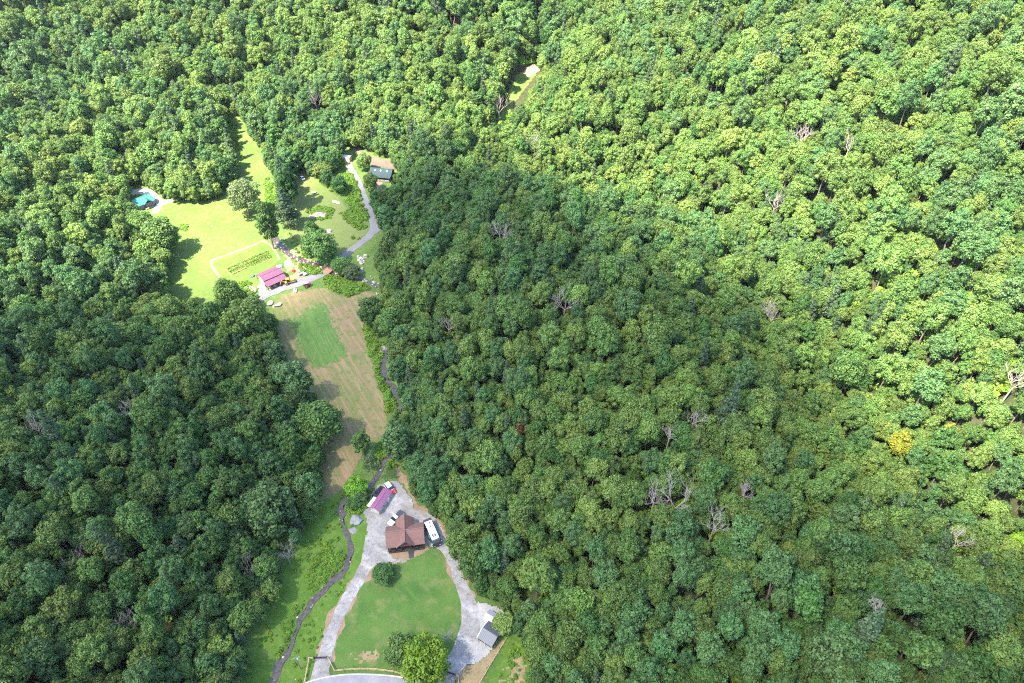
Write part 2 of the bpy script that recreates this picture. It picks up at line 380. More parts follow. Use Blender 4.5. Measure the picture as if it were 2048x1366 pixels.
# yard: bare ground, gravel, lawn
sheet('bare_ground', [(735, 1105), (770, 1095), (850, 1085), (862, 1105), (840, 1118), (800, 1132), (770, 1132), (745, 1140), (730, 1150), (715, 1180), (690, 1240), (665, 1310), (655, 1310), (665, 1260), (690, 1190), (715, 1145)], .05, 'dirt')
sheet('bare_ground', [(785, 930), (800, 935), (812, 955), (830, 1005), (855, 1015), (885, 1045), (905, 1080), (920, 1110), (940, 1150), (932, 1155), (905, 1110), (880, 1065), (860, 1035), (830, 1020), (815, 980), (800, 960)], .045, 'dirt')
sheet('gravel_yard', [(744, 985), (760, 967), (785, 960), (800, 963), (815, 985), (828, 1015), (858, 1028), (884, 1055), (897, 1082), (892, 1094), (850, 1086), (800, 1100), (778, 1098), (786, 1116), (812, 1122), (795, 1128), (760, 1125), (745, 1130), (738, 1138), (722, 1125), (733, 1080), (735, 1040), (728, 1025), (735, 1005)], .08, 'gravel')
sheet('lawn', [(757, 1128), (790, 1130), (812, 1122), (842, 1110), (858, 1097), (885, 1096), (908, 1130), (922, 1170), (926, 1220), (922, 1260), (905, 1295), (890, 1310), (880, 1345), (850, 1345), (800, 1346), (740, 1336), (690, 1338), (672, 1338), (662, 1310), (680, 1260), (708, 1190), (730, 1150)], .06, 'lawn')
sheet('roadside_grass', [(662, 1330), (675, 1346), (740, 1342), (810, 1352), (860, 1352), (890, 1345), (875, 1380), (800, 1360), (740, 1352), (690, 1353), (664, 1362)], .05, 'lawn')
ribbon('drive_shoulder', [(738, 1128), (712, 1170), (690, 1210), (668, 1255), (652, 1300), (645, 1330)], 4.2, .085, 'dirt', ragged=.45)
ribbon('drive_shoulder', [(880, 1085), (896, 1098), (910, 1130), (925, 1170), (938, 1205)], 3.9, .085, 'dirt', ragged=.45)
ribbon('driveway', [(762, 1105), (735, 1130), (712, 1170), (690, 1210), (668, 1255), (652, 1300), (645, 1330), (640, 1360), (636, 1385)], [5.0, 3.7, 3.3, 3.2, 3.2, 3.5, 4.2, 7.0], .10, 'gravel', ragged=.15)
ribbon('driveway', [(868, 1080), (893, 1098), (908, 1130), (923, 1170), (936, 1205), (942, 1235), (938, 1270), (925, 1300), (905, 1335), (885, 1375), (870, 1400)], [4.2, 3.2, 2.9, 3.1, 3.8, 5.2, 5.6, 5.6, 4.6, 4.6], .095, 'gravel', ragged=.15)
sheet('parking_apron', [(945, 1205), (962, 1205), (985, 1212), (1006, 1222), (1012, 1250), (1003, 1275), (990, 1290), (975, 1310), (950, 1325), (920, 1335), (918, 1300), (930, 1260), (940, 1230)], .085, 'pale_gravel')
sheet('straw_bank', [(1012, 1275), (960, 1370), (912, 1370), (915, 1340), (955, 1322), (985, 1300)], .05, 'straw')
sheet('worn_patch', [(708, 1308), (735, 1306), (775, 1312), (740, 1318), (722, 1323), (708, 1318)], .075, 'straw', k=.6, s=1.2)
sheet('rough_grass', [(1018, 1270), (1050, 1285), (1075, 1380), (966, 1380)], .03, 'bank_grass')
sheet('dry_patch', [(1035, 1310), (1048, 1330), (1052, 1366), (1005, 1366), (1020, 1340)], .06, 'straw', k=.9, s=.9)
# public road at the foot of the lot
road_px = [(560, 1412), (625, 1385), (680, 1374), (740, 1373), (800, 1379), (850, 1392), (920, 1412)]
ribbon('road', road_px, 6.2, .11, 'asphalt')
rw = spline([hit(*p) for p in road_px], 6); T = np.gradient(rw, axis=0); T /= np.linalg.norm(T, axis=1)[:, None]
ribbon('road_edge_line', None, .16, .118, 'line_paint', world=(rw + np.stack([-T[:, 1], T[:, 0]], -1) * 2.85)[4:-6], across=2)
# farm track, bridge approach, upper drives
ribbon('farm_track', [(420, 640), (460, 618), (505, 601), (560, 578), (600, 565), (635, 552), (656, 540)], [3.4, 3.6, 4.4, 5.0, 4.6, 4.0], .10, 'track_gravel', ragged=.15)
ribbon('farm_track', [(668, 530), (690, 510), (720, 487), (740, 470), (748, 452), (738, 420), (725, 385), (712, 355), (700, 335), (696, 320)], [3.4, 3.4, 3.6, 3.6, 3.4, 3.4, 3.2, 3.2, 3.2, 3.2], .10, 'track_gravel', ragged=.12)
ribbon('farm_track', [(738, 470), (752, 462), (764, 452)], 3.0, .105, 'track_gravel', ragged=.12)
sheet('terrace', [(700, 300), (715, 300), (745, 312), (795, 325), (800, 340), (770, 336), (742, 332), (728, 318)], .09, 'terrace')
sheet('patio', [(744, 357), (764, 360), (766, 385), (750, 380)], .05, 'dirt')
ribbon('cabin_drive', [(255, 385), (270, 384), (288, 383), (305, 392), (322, 405), (335, 404), (350, 396)], [4, 5, 5, 4, 3.6, 3.2], .10, 'pale_gravel')
ribbon('cabin_drive', [(322, 403), (316, 415), (308, 428)], 3.2, .105, 'pale_gravel')
sheet('cabin_lawn', [(252, 370), (285, 366), (300, 378), (262, 396)], .05, 'meadow')
sheet('barnyard', [(520, 566), (540, 575), (590, 560), (625, 545), (645, 532), (600, 525), (575, 545), (570, 500), (590, 530), (585, 552)], .06, 'dirt')
sheet('barnyard', [(505, 600), (525, 588), (535, 575), (522, 560), (515, 575), (520, 590)], .06, 'pale_gravel')
sheet('stream_gravel', [(545, 470), (560, 480), (590, 505), (640, 530), (635, 542), (600, 530), (565, 505), (550, 490)], .03, 'straw', k=.7, s=1.5)
# kitchen garden: grass surround, tilled bed, path border
GARDEN = [(422, 525), (540, 482), (562, 515), (520, 548), (440, 560)]
sheet('garden_grass', [(425, 528), (536, 487), (556, 516), (518, 545), (448, 562)], .06, 'garden_grass', k=.15)
sheet('garden_bed', [(450, 536), (534, 500), (545, 516), (462, 552)], .10, 'garden_soil', k=.12)
ribbon('garden_path', [(446, 566), (434, 545), (422, 524), (445, 513), (490, 497), (526, 482)], 1.2, .09, 'dirt', ragged=.15, n=3)
ribbon('garden_path', [(526, 482), (545, 494), (560, 520)], 1.0, .09, 'dirt', ragged=.15, n=3)
# far clearing on the back slope
sheet('far_clearing', [(1008, 215), (1018, 180), (1034, 150), (1066, 135), (1072, 150), (1050, 178), (1030, 205), (1010, 240), (990, 240)], .1, 'meadow')
sheet('far_bare_patch', [(1045, 145), (1066, 128), (1080, 140), (1060, 155)], .16, 'dirt')

# ------------------------------------------------------------------ tree prototypes
leaf_mat('leaf_mid', (.066, .130, .026), (.140, .220, .052))
leaf_mat('leaf_yellow', (.090, .160, .027), (.172, .250, .058))
leaf_mat('leaf_blue', (.050, .116, .032), (.106, .194, .064))
leaf_mat('leaf_dark', (.042, .102, .022), (.088, .168, .038))
leaf_mat('leaf_conifer', (.045, .085, .036), (.10, .15, .075))
leaf_mat('leaf_bright', (.095, .205, .012), (.18, .31, .028))
leaf_mat('leaf_gold', (.17, .19, .016), (.27, .26, .026))
leaf_mat('leaf_rust', (.11, .05, .022), (.19, .085, .035))
leaf_mat('leaf_weed', (.095, .20, .018), (.185, .30, .042))
leaf_mat('leaf_grey', (.072, .115, .038), (.13, .18, .07))
plain('bark', (.13, .10, .08), .9, scale=3); plain('dead_wood', (.29, .25, .23), .85, scale=2); plain('dead_grey', (.20, .185, .175), .85, scale=2)

def leaves(c, nrm, size, r):
    """one rhombic leaf spray per point"""
    n = len(c); t = r.normal(size=(n, 3)); t -= nrm * (t * nrm).sum(1)[:, None]; t /= np.linalg.norm(t, axis=1)[:, None] + 1e-9
    b = np.cross(nrm, t); s = size[:, None]
    V = np.stack([c - t * s * .62, c + b * s * .40 + nrm * s * .08, c + t * s * .62 - nrm * s * .12, c - b * s * .40 + nrm * s * .08], 1)
    return V.reshape(-1, 3), np.arange(n * 4).reshape(n, 4)
def crown_data(seed, R, zc, Hh, nl, per, leaf, lobe=(.26, .42), shape='round'):
    r = np.random.default_rng(seed); L = []
    if shape == 'cone':
        for k in range(nl):
            f = (k + .5) / nl; a = k * 2.4 + r.uniform(0, .6); rad = R * (1 - f) ** .8 * r.uniform(.55, .8)
            L.append((np.array([cos(a) * rad, sin(a) * rad, zc - Hh + 2 * Hh * f + r.normal(0, .2)]), R * (.42 - .25 * f) * r.uniform(.8, 1.15)))
    else:
        off = r.uniform(0, 6)
        for k in range(nl):
            z = 1 - (1.38 if shape == 'round' else 1.75) * (k + .5) / nl; a = k * 2.39996 + off + r.normal(0, .18); q = math.sqrt(max(0, 1 - z * z)); m_ = r.uniform(.50, .98)
            L.append((np.array([cos(a) * q * R * m_, sin(a) * q * R * m_, zc + z * Hh * m_ + r.normal(0, .25)]), R * r.uniform(*lobe)))
        for k in range(4): L.append((np.array([r.normal(0, R * .2), r.normal(0, R * .2), zc + r.normal(0, Hh * .25)]), R * .45))
    C, NN, S, T = [], [], [], []
    rm = np.mean([l[1] for l in L])
    for c, rad in L:
        n = int(per * (rad / rm) ** 2); d = r.normal(size=(int(n * 1.7), 3)); d /= np.linalg.norm(d, axis=1)[:, None]
        o = c - np.array([0, 0, zc - Hh * .35]); o /= np.linalg.norm(o) + 1e-6
        d = d[(d @ o) > -.35][:n]; n = len(d)
        lump = 1 + .22 * np.sin(d[:, 0] * 7 + seed) * np.sin(d[:, 1] * 8) + .18 * np.sin(d[:, 2] * 9 + d[:, 0] * 5)
        C.append(c + d * (rad * (1.12 - .5 * r.random(n) ** 1.6) * lump)[:, None] * np.array([1, 1, .86]))
        nn = d + np.array([0, 0, .25]) + r.normal(0, .52, (n, 3)); NN.append(nn / np.linalg.norm(nn, axis=1)[:, None])
        S.append(leaf * r.uniform(.55, 1.5, n)); T.append(np.clip(.45 + r.normal(0, .17) + r.normal(0, .26, n), 0, 1))
    V, Fq = leaves(np.concatenate(C), np.concatenate(NN), np.concatenate(S), r)
    return V, Fq, np.concatenate(T), L
def trunk_mb(L, top, r0, seed, limbs=7):
    r = random.Random(seed); b = MB(); z = 0; p = Vector((0, 0, -.8)); n = 4
    for k in range(n):
        q = Vector((r.uniform(-.25, .25), r.uniform(-.25, .25), top * (k + 1) / n)); b.tube(p, q, r0 * (1 - .2 * k), r0 * (.8 - .2 * k) + .03, 6, False); p = q
    for c, rad in L[:: max(1, len(L) // limbs)]:
        h = min(top * .95, max(top * .45, c[2] - rad - 1)); b.tube((0, 0, h), c, r0 * .4, .05, 5, False)
    return b
PROTO = bpy.data.collections.new('tree_prototypes')          # never linked to the scene: source for the instances
KINDS = {}
def add_kind(kind, mat, variants):
    KINDS[kind] = []
    for i, (seed, R, H, nl, per, leaf, lobe, shape) in enumerate(variants):
        Hh = H * {'round': .33, 'cone': .40, 'open': .45}[shape]; zc = H - Hh * .98
        V, Fq, T, L = crown_data(seed, R, zc, Hh, nl, per, leaf, lobe, shape)
        cm = np_mesh('crown', V, Fq, MATS[mat], T)
        tb = trunk_mb(L, H * (.72 if shape != 'cone' else .95), .26, seed); tm = tb.mesh('trunk', MATS['bark'])
        jm = tm.copy(); jm.name = 'tree_source'                # joined copy for the far forest
        bm = bmesh.new(); bm.from_mesh(cm); n0 = len(bm.faces)
        bm.from_mesh(tm); bm.faces.ensure_lookup_table()
        for f in bm.faces[n0:]: f.material_index = 1
        jm = bpy.data.meshes.new('tree_source'); bm.to_mesh(jm); bm.free(); jm.materials.append(MATS[mat]); jm.materials.append(MATS['bark'])
        po = bpy.data.objects.new(f'source_{len(PROTO.objects):02d}', jm); PROTO.objects.link(po)
        KINDS[kind].append(dict(crown=cm, trunk=tm, R=R, H=H, zc=zc, Hh=Hh, idx=len(PROTO.objects) - 1))
rd, tl, sm = (.22, .40), (.20, .32), (.17, .30)
add_kind('round_crowned_tree', 'leaf_mid', [(1, 3.9, 15, 30, 190, .40, rd, 'round'), (2, 3.5, 16, 26, 200, .38, rd, 'round'), (3, 4.3, 16, 36, 170, .42, tl, 'round'), (4, 3.1, 14, 24, 190, .38, rd, 'round'), (5, 4.0, 15, 40, 150, .40, sm, 'round'),
                                            (6, 4.2, 12, 44, 150, .42, tl, 'open'), (7, 3.8, 12, 40, 150, .42, rd, 'open')])
add_kind('yellow_green_tree', 'leaf_yellow', [(11, 3.6, 16, 26, 190, .39, rd, 'round'), (12, 4.0, 15, 34, 170, .40, tl, 'round'), (13, 3.0, 15, 24, 190, .38, rd, 'round'), (14, 3.6, 11, 40, 140, .40, tl, 'open')])
add_kind('blue_green_tree', 'leaf_blue', [(21, 3.7, 17, 32, 170, .38, tl, 'round'), (22, 3.2, 16, 26, 190, .36, rd, 'round'), (23, 4.1, 17, 38, 150, .38, sm, 'round'), (24, 3.8, 13, 42, 140, .40, tl, 'open')])
add_kind('dark_green_tree', 'leaf_dark', [(31, 3.5, 14, 28, 180, .39, rd, 'round'), (32, 3.0, 13, 24, 180, .38, tl, 'round'), (33, 3.4, 10, 40, 150, .40, rd, 'open'), (34, 2.8, 12, 36, 140, .40, tl, 'open')])
add_kind('conifer_tree', 'leaf_conifer', [(41, 3.0, 18, 34, 100, .40, rd, 'cone'), (42, 2.6, 16, 30, 100, .38, rd, 'cone')])
add_kind('bright_green_tree', 'leaf_bright', [(51, 4.2, 9, 54, 130, .36, tl, 'open'), (52, 3.4, 8, 44, 130, .36, tl, 'open')])
add_kind('golden_tree', 'leaf_gold', [(61, 3.2, 15, 26, 170, .38, rd, 'round')])
add_kind('rust_tree', 'leaf_rust', [(71, 2.4, 13, 14, 90, .36, rd, 'round')])
add_kind('grey_green_tree', 'leaf_grey', [(81, 3.4, 15, 30, 90, .34, tl, 'round'), (82, 4.2, 12, 44, 130, .38, tl, 'open')])
TREE_PARTS = 0
def put_tree(kind, var, loc, s, rz, label, group=None, sz=None, tilt=(0, 0)):
    K = KINDS[kind][var % len(KINDS[kind])]
    t = empty(kind, loc, rz, label, 'tree', group); t.scale = (s, s, sz or s); t.rotation_euler = (tilt[0], tilt[1], rz)
    link(bpy.data.objects.new('trunk', K['trunk']), t); link(bpy.data.objects.new('crown', K['crown']), t)
    return t
LMK = []
def short(label):
    for w in (' on ', ' in ', ' at ', ' with ', ' where ', ' among ', ' beside ', ' next ', ' below ', ' low ', ' over ', ' high ', ' poking', ' tangled', ' standing', ' pushing', ' leaning'): label = label.split(w)[0]
    return ' '.join(label.split()[:7])
OCC = []        # occupied tree spots: x, y, radius
def special(kind, var, px, py, rpx, label, hf=1.0, group=None, low=0.0):
    """a tree whose crown centre shows at (px, py) and whose crown is rpx source pixels in radius"""
    K = KINDS[kind][var % len(KINDS[kind])]
    g = gp(px, py, 8); dist = math.sqrt(g.x ** 2 + g.y ** 2 + (CAM_H - g.z - 8) ** 2)
    s = rpx * dist / F / K['R']; sz = s * hf
    g = gp(px, py, (K['zc'] - low * K['Hh']) * sz)
    put_tree(kind, var, g - Vector((0, 0, low * 0)), s, random.uniform(0, 6.28), label, group, sz)
    OCC.append((g.x, g.y, s * K['R'] * .8)); LMK.append((g.x, g.y, short(label)))
T_ = special
T_('dark_green_tree', 2, 768, 1146, 20, 'compact dark green round tree on the lawn below the brown-roofed house', .55)
T_('bright_green_tree', 0, 848, 1322, 44, 'big bright yellow-green tree by the road fence beside the gate', 1.0)
T_('round_crowned_tree', 6, 803, 1298, 26, 'smaller darker green tree growing against the big bright tree by the road fence', 1.0)
T_('yellow_green_tree', 3, 1006, 1246, 20, 'yellow-green tree leaning over the dark metal carport', .6)
T_('grey_green_tree', 0, 741, 925, 16, 'sparse pale tree with bare trunk above the parked cars', 1.25)
T_('dark_green_tree', 3, 723, 884, 17, 'single dark green tree standing in the narrow end of the hay field', .9)
T_('bright_green_tree', 1, 712, 972, 22, 'bright green bushy tree between stream and purple-roofed shed', .8)
T_('dark_green_tree', 2, 706, 1005, 14, 'low dark bush tree beside the grey gravel heap', .5)
T_('blue_green_tree', 3, 722, 990, 14, 'small leafy tree beside the purple-roofed shed and trailer', .6)
T_('grey_green_tree', 1, 486, 390, 27, 'tall olive-green lone tree casting shade at the sunny meadow edge', 1.0)
T_('dark_green_tree', 3, 533, 446, 18, 'dense narrow dark tree between sunny meadow and rocky stream', 1.3)
T_('conifer_tree', 0, 568, 408, 22, 'grey-green conifer beside the rocky stream above the round lawn', .62)
T_('dark_green_tree', 3, 575, 370, 18, 'dark tree with bare lower trunk by the old car', 1.1)
T_('round_crowned_tree', 5, 640, 490, 30, 'large round tree on the round lawn above the bridge', .8)
T_('dark_green_tree', 3, 626, 468, 16, 'slim dark tree leaning on the large round tree at the round lawn', .9)
T_('round_crowned_tree', 6, 680, 528, 18, 'small round tree overhanging the plank bridge', .6)
T_('grey_green_tree', 1, 702, 540, 17, 'sparse grey-green tree between bridge and pale boulders', .6)
T_('round_crowned_tree', 6, 458, 590, 24, 'tall dark tree at the farm track below the kitchen garden', 1.1)
T_('round_crowned_tree', 5, 492, 640, 36, 'broad tree leaning over the farm track at the hay field corner', 1.0)
T_('dark_green_tree', 2, 425, 640, 26, 'shaded tree beside the hidden end of the farm track', 1.0)
T_('blue_green_tree', 3, 588, 762, 30, 'blue-green tree at the hay field edge opposite the crop patch', 1.0)
T_('round_crowned_tree', 6, 640, 840, 34, 'broad green tree pushing into the hay field where it narrows', 1.0)
T_('blue_green_tree', 3, 548, 710, 22, 'blue-green tree near the lower corner of the crop patch', 1.0)
T_('blue_green_tree', 3, 795, 885, 28, 'blue-green tree above the stream at the head of the gravel yard', 1.1)
T_('dark_green_tree', 2, 742, 622, 22, 'dark tree with pale trunk at the hay field corner by the stream', 1.0)
T_('round_crowned_tree', 5, 800, 705, 26, 'round tree beside the grey boulder in the stream', .9)
T_('round_crowned_tree', 6, 780, 640, 24, 'green tree leaning over the stream bend below the boulder track', 1.0)
T_('round_crowned_tree', 6, 322, 470, 26, 'sunlit tree sheltering the small brown-roofed shed', .9)
T_('round_crowned_tree', 5, 740, 362, 14, 'tree between the gravel track and the green-roofed house', 1.0)
T_('round_crowned_tree', 6, 728, 322, 12, 'tree beside the terrace of the green-roofed house', 1.0)
T_('dark_green_tree', 2, 756, 400, 15, 'dark tree on the outer side of the farm track bend', 1.0)
T_('dark_green_tree', 2, 678, 368, 15, 'dark bushy tree on the slope between round lawn and farm track', .8)
T_('yellow_green_tree', 3, 645, 345, 18, 'bushy yellow-green tree behind the old car', .7)
T_('golden_tree', 0, 1798, 890, 18, 'golden yellow tree standing out in the dark green hillside')
T_('rust_tree', 0, 1038, 855, 14, 'rust-red dying tree on the shaded hillside')
T_('rust_tree', 0, 1103, 610, 8, 'small rust-brown dying tree next to a bare tree on the ridge')
T_('yellow_green_tree', 2, 1075, 1150, 30, 'bright yellow-green tree on the slope above the gravel drive')
T_('golden_tree', 0, 1898, 862, 10, 'yellowish olive tree on the sunlit lower slope')
T_('grey_green_tree', 1, 545, 1000, 24, 'pale grey-green tree on the shaded slope across the stream')
T_('blue_green_tree', 3, 540, 1020, 40, 'pale green broad tree at the edge of the grassy stream bank')

# ------------------------------------------------------------------ dead trees
def dead_tree(px, py, hpx, label, mat='dead_wood', seed=0, name='dead_tree', dz=10.0):
    g = gp(px, py, dz); d = math.sqrt(g.x ** 2 + g.y ** 2 + (CAM_H - g.z) ** 2); H = 15.0; span = max(3.2, 1.25 * hpx * d / F)
    t = empty(name, g, random.uniform(0, 6), label, 'dead tree' if name == 'dead_tree' else 'tree')
    r = random.Random(seed + int(px)); b = MB()
    z0 = max(2.0, dz - span * .35)
    b.tube((0, 0, -.6), (0, 0, z0), .26, .17, 6, False); tk = b.build('trunk', MATS[mat], t)
    lb = MB()
    def grow(p, d_, ln, rad, lev):
        d2 = (d_ + Vector((r.uniform(-.25, .25), r.uniform(-.25, .25), r.uniform(-.05, .15)))).normalized(); m_ = p + d_ * ln * .5; q = m_ + d2 * ln * .5
        lb.tube(p, m_, rad, rad * .82, 5, False); lb.tube(m_, q, rad * .82, rad * .62, 5, False)
        if lev <= 0: return
        for k in range(r.choice((2, 3, 3)) if lev > 1 else 2):
            a = Vector((r.uniform(-1, 1), r.uniform(-1, 1), r.uniform(-.1, .9))).normalized(); grow(q if k else m_, (d2 * .8 + a * .75).normalized(), ln * r.uniform(.6, .95), rad * .66, lev - 1)
    for k in range(4):
        a = k * 1.6 + r.uniform(0, 1); grow(Vector((0, 0, z0 - .3)), Vector((cos(a) * .6, sin(a) * .6, .8)).normalized(), span * .36, .085, 4)
    lb.build('branches', MATS[mat], t)
    OCC.append((g.x, g.y, 2.2)); LMK.append((g.x, g.y, short(label))); CLEAR_PTS.append((px, py, hpx * .42))
CLEAR_PTS = []
for i, (px, py, h, w) in enumerate([
        (1067, 300, 46, 'tall bleached dead tree where the dark ridge meets the sunlit wood'), (1130, 605, 40, 'bare spreading dead tree beside a rust-brown tree'),
        (1002, 468, 34, 'thin dead tree among dark crowns on the ridge'), (897, 650, 28, 'small bare dead tree low on the ridge near the stream'),
        (1355, 1000, 58, 'largest bleached dead tree with many forked branches on the shaded slope'), (1310, 995, 36, 'slim dead tree next to the largest bleached one'),
        (1432, 1045, 34, 'grey twisted dead tree below the largest bleached one'), (1490, 985, 26, 'small dead treetop poking through round crowns'),
        (1546, 628, 36, 'bare fan-shaped dead tree at the edge of the sunlight'), (632, 205, 32, 'bleached dead tree in the sunlit wood behind the houses'),
        (1388, 838, 32, 'grey dead crown with fine twigs on the shaded slope'), (1602, 275, 34, 'dead tree with upright limbs on the sunny slope'),
        (1552, 405, 30, 'leaning dead branches in the bright canopy'), (2036, 760, 40, 'dead tree with drooping limbs on the sunlit hillside'),
        (1918, 1082, 34, 'dead tree with curled grey branches in the lower wood'), (70, 852, 26, 'small dead tree over dark gaps in the shaded wood'),
        (255, 822, 24, 'dead grey twigs tangled in the shaded canopy'), (1340, 870, 22, 'broken pale snag in the shaded slope canopy'),
        (998, 212, 28, 'grey bare tree at the foot of the far clearing'), (1700, 290, 24, 'dry pale tree in the sunny slope canopy'),
        (1160, 25, 22, 'grey bare tree high on the back slope'), (1755, 1215, 24, 'bare grey tree low in the wood')]):
    dead_tree(px, py, h, w, seed=i, mat='dead_wood' if i % 3 else 'dead_wood')
for i, (px, py, h, w) in enumerate([(497, 1130, 42, 'grey leafless tree at the wood edge beside the grassy bank'), (572, 1108, 30, 'smaller leafless tree standing in the grassy stream bank'),
        (260, 1243, 34, 'pale grey leafless crown in the shaded wood'), (150, 1118, 26, 'thin grey leafless tree in the shaded wood'), (893, 1270, 16, 'small pale leafless tree on the lawn beside the gravel drive')]):
    dead_tree(px, py, h, w, 'dead_grey', 40 + i, 'leafless_tree', dz=5 if py > 1100 else 9)

# ------------------------------------------------------------------ where the photograph shows open ground
TRACK_PX = [(688, 312), (703, 312), (722, 345), (744, 395), (757, 445), (768, 452), (745, 478), (700, 520), (690, 512), (730, 474), (741, 455), (728, 410), (706, 350)]
CLEAR = [[(465, 1420), (495, 1300), (525, 1235), (560, 1180), (590, 1110), (612, 1050), (636, 1005), (640, 960), (650, 900), (672, 850), (640, 795), (618, 755), (572, 715), (555, 660), (545, 620),
          (500, 603), (495, 575), (440, 560), (428, 592), (385, 605), (335, 578), (340, 540), (338, 500), (352, 470), (332, 440), (305, 425), (280, 416), (262, 400), (253, 380), (270, 368),
          (300, 378), (325, 395), (350, 405), (400, 408), (440, 398), (460, 375), (474, 350), (472, 310), (460, 270), (446, 228), (474, 232), (503, 262), (526, 310), (530, 340), (548, 350),
          (555, 400), (560, 450), (580, 440), (585, 400), (588, 350), (612, 343), (640, 368), (660, 380), (668, 350), (690, 330), (676, 305), (680, 292), (705, 297), (745, 308), (794, 322), (796, 332), (785, 352), (768, 378),
          (745, 400), (752, 440), (768, 455), (756, 480), (750, 520), (758, 560), (755, 590), (740, 605), (738, 640), (750, 680), (778, 690), (778, 725), (792, 770), (808, 800), (800, 815), (772, 830),
          (772, 870), (766, 900), (775, 928), (795, 933), (815, 960), (830, 1008), (862, 1026), (892, 1060), (912, 1100), (937, 1150), (960, 1190), (1003, 1215), (1012, 1258), (1045, 1280), (1068, 1420)],
         [(1000, 235), (1008, 190), (1026, 145), (1064, 122), (1088, 140), (1062, 182), (1036, 214), (1014, 245), (985, 246)], [(455, 235), (448, 200), (455, 200), (468, 240)], TRACK_PX]

# ------------------------------------------------------------------ the forest
n = 560000
cx = rng.uniform(-430, 430, n); cyv = rng.uniform(20, 720, n)
kinds = list(('round_crowned_tree', 'yellow_green_tree', 'blue_green_tree', 'dark_green_tree', 'conifer_tree'))
OPENV = {'round_crowned_tree': (5, 6), 'yellow_green_tree': (3,), 'blue_green_tree': (3,), 'dark_green_tree': (2, 3)}
NF = {'round_crowned_tree': 5, 'yellow_green_tree': 3, 'blue_green_tree': 3, 'dark_green_tree': 2, 'conifer_tree': 2}
cz = hgt(cx, cyv)
pp = project(np.stack([cx, cyv, cz + 12], -1))
ok = (pp[:, 0] > -220) & (pp[:, 0] < 2270) & (pp[:, 1] > -160) & (pp[:, 1] < 1560)
cx, cyv, cz, pp = cx[ok], cyv[ok], cz[ok], pp[ok]
kn = np.sin(cx / 31 + 2 * np.sin(cyv / 43)) + np.cos(cyv / 27 + cx / 60) + rng.normal(0, 1.1, len(cx))        # species grow in drifts
kd = np.select([kn < -1.7, kn < -.55, kn < 1.1, kn < 2.2], [3, 2, 0, 1], 3)
kd[rng.random(len(cx)) < .02] = 4
var = rng.integers(0, 12, len(cx)); sc = np.clip(rng.normal(.67, .20, len(cx)), .36, 1.25); hz = np.clip(sc * rng.normal(1.18, .13, len(cx)), .55, 1.4)
ax_ = rng.normal(1, .1, len(cx))
far_ = 1 + .32 * np.clip((np.sqrt(cx ** 2 + cyv ** 2 + (CAM_H - cz) ** 2) - 260) / 220, 0, 1); sc *= far_; hz *= far_ ** .7
Rk = np.array([[KINDS[k][v % NF[k]]['R'] for v in range(12)] for k in kinds]); Zk = np.array([[KINDS[k][v % NF[k]]['zc'] for v in range(12)] for k in kinds]); Hk = np.array([[KINDS[k][v % NF[k]]['Hh'] for v in range(12)] for k in kinds])
EDGE = (sample(Dg, cx, cyv) < 9); DEEP = EDGE | (rng.random(len(cx)) < .33)
R = Rk[kd, var] * sc; ZC = Zk[kd, var] * hz; HH = Hk[kd, var] * hz
bad = np.zeros(len(cx), bool)
for dx, dy, dzf in ((0, 0, 0), (.85, 0, 0), (-.85, 0, 0), (0, 0, .9), (0, 0, -.8), (.6, 0, .5), (-.6, 0, .5), (.6, 0, -.5), (-.6, 0, -.5), (0, .8, 0), (0, -.8, 0)):
    q = project(np.stack([cx + dx * R, cyv + dy * R, cz + ZC + dzf * HH], -1))
    for P in CLEAR: bad |= inside(P, q[:, 0], q[:, 1])
qb = project(np.stack([cx, cyv, cz], -1))
for P in CLEAR: bad |= inside(P, qb[:, 0], qb[:, 1])
qc = project(np.stack([cx, cyv, cz + ZC + .6 * HH], -1))
for (a, b, r_) in CLEAR_PTS: bad |= (np.hypot(qc[:, 0] - a, qc[:, 1] - b) < r_ + 4)
for (a, b, r_) in OCC: bad |= (np.hypot(cx - a, cyv - b) < r_ + R * .55)
gridc = {}; keep = []
for i in np.nonzero(~bad)[0]:
    ci, cj = int(cx[i] // 5.6), int(cyv[i] // 5.6); good = True
    for a in (-1, 0, 1):
        for b in (-1, 0, 1):
            for j in gridc.get((ci + a, cj + b), ()):
                if (cx[i] - cx[j]) ** 2 + (cyv[i] - cyv[j]) ** 2 < (.53 * (R[i] + R[j])) ** 2: good = False; break
            if not good: break
        if not good: break
    if good: gridc.setdefault((ci, cj), []).append(i); keep.append(i)
keep = np.array(keep)
dist = np.sqrt(cx ** 2 + cyv ** 2 + (CAM_H - cz - 12) ** 2)
infr = (pp[:, 0] > 0) & (pp[:, 0] < 2048) & (pp[:, 1] > 0) & (pp[:, 1] < 1366)
order = keep[np.argsort(np.where(infr[keep], dist[keep] / R[keep], 1e9))]
LOOK = {'round_crowned_tree': 'mid-green round-crowned', 'yellow_green_tree': 'pale yellow-green', 'blue_green_tree': 'blue-green', 'dark_green_tree': 'dark green', 'conifer_tree': 'grey-green pointed'}
NEAR_N = 700; cnt = {}; single = set()
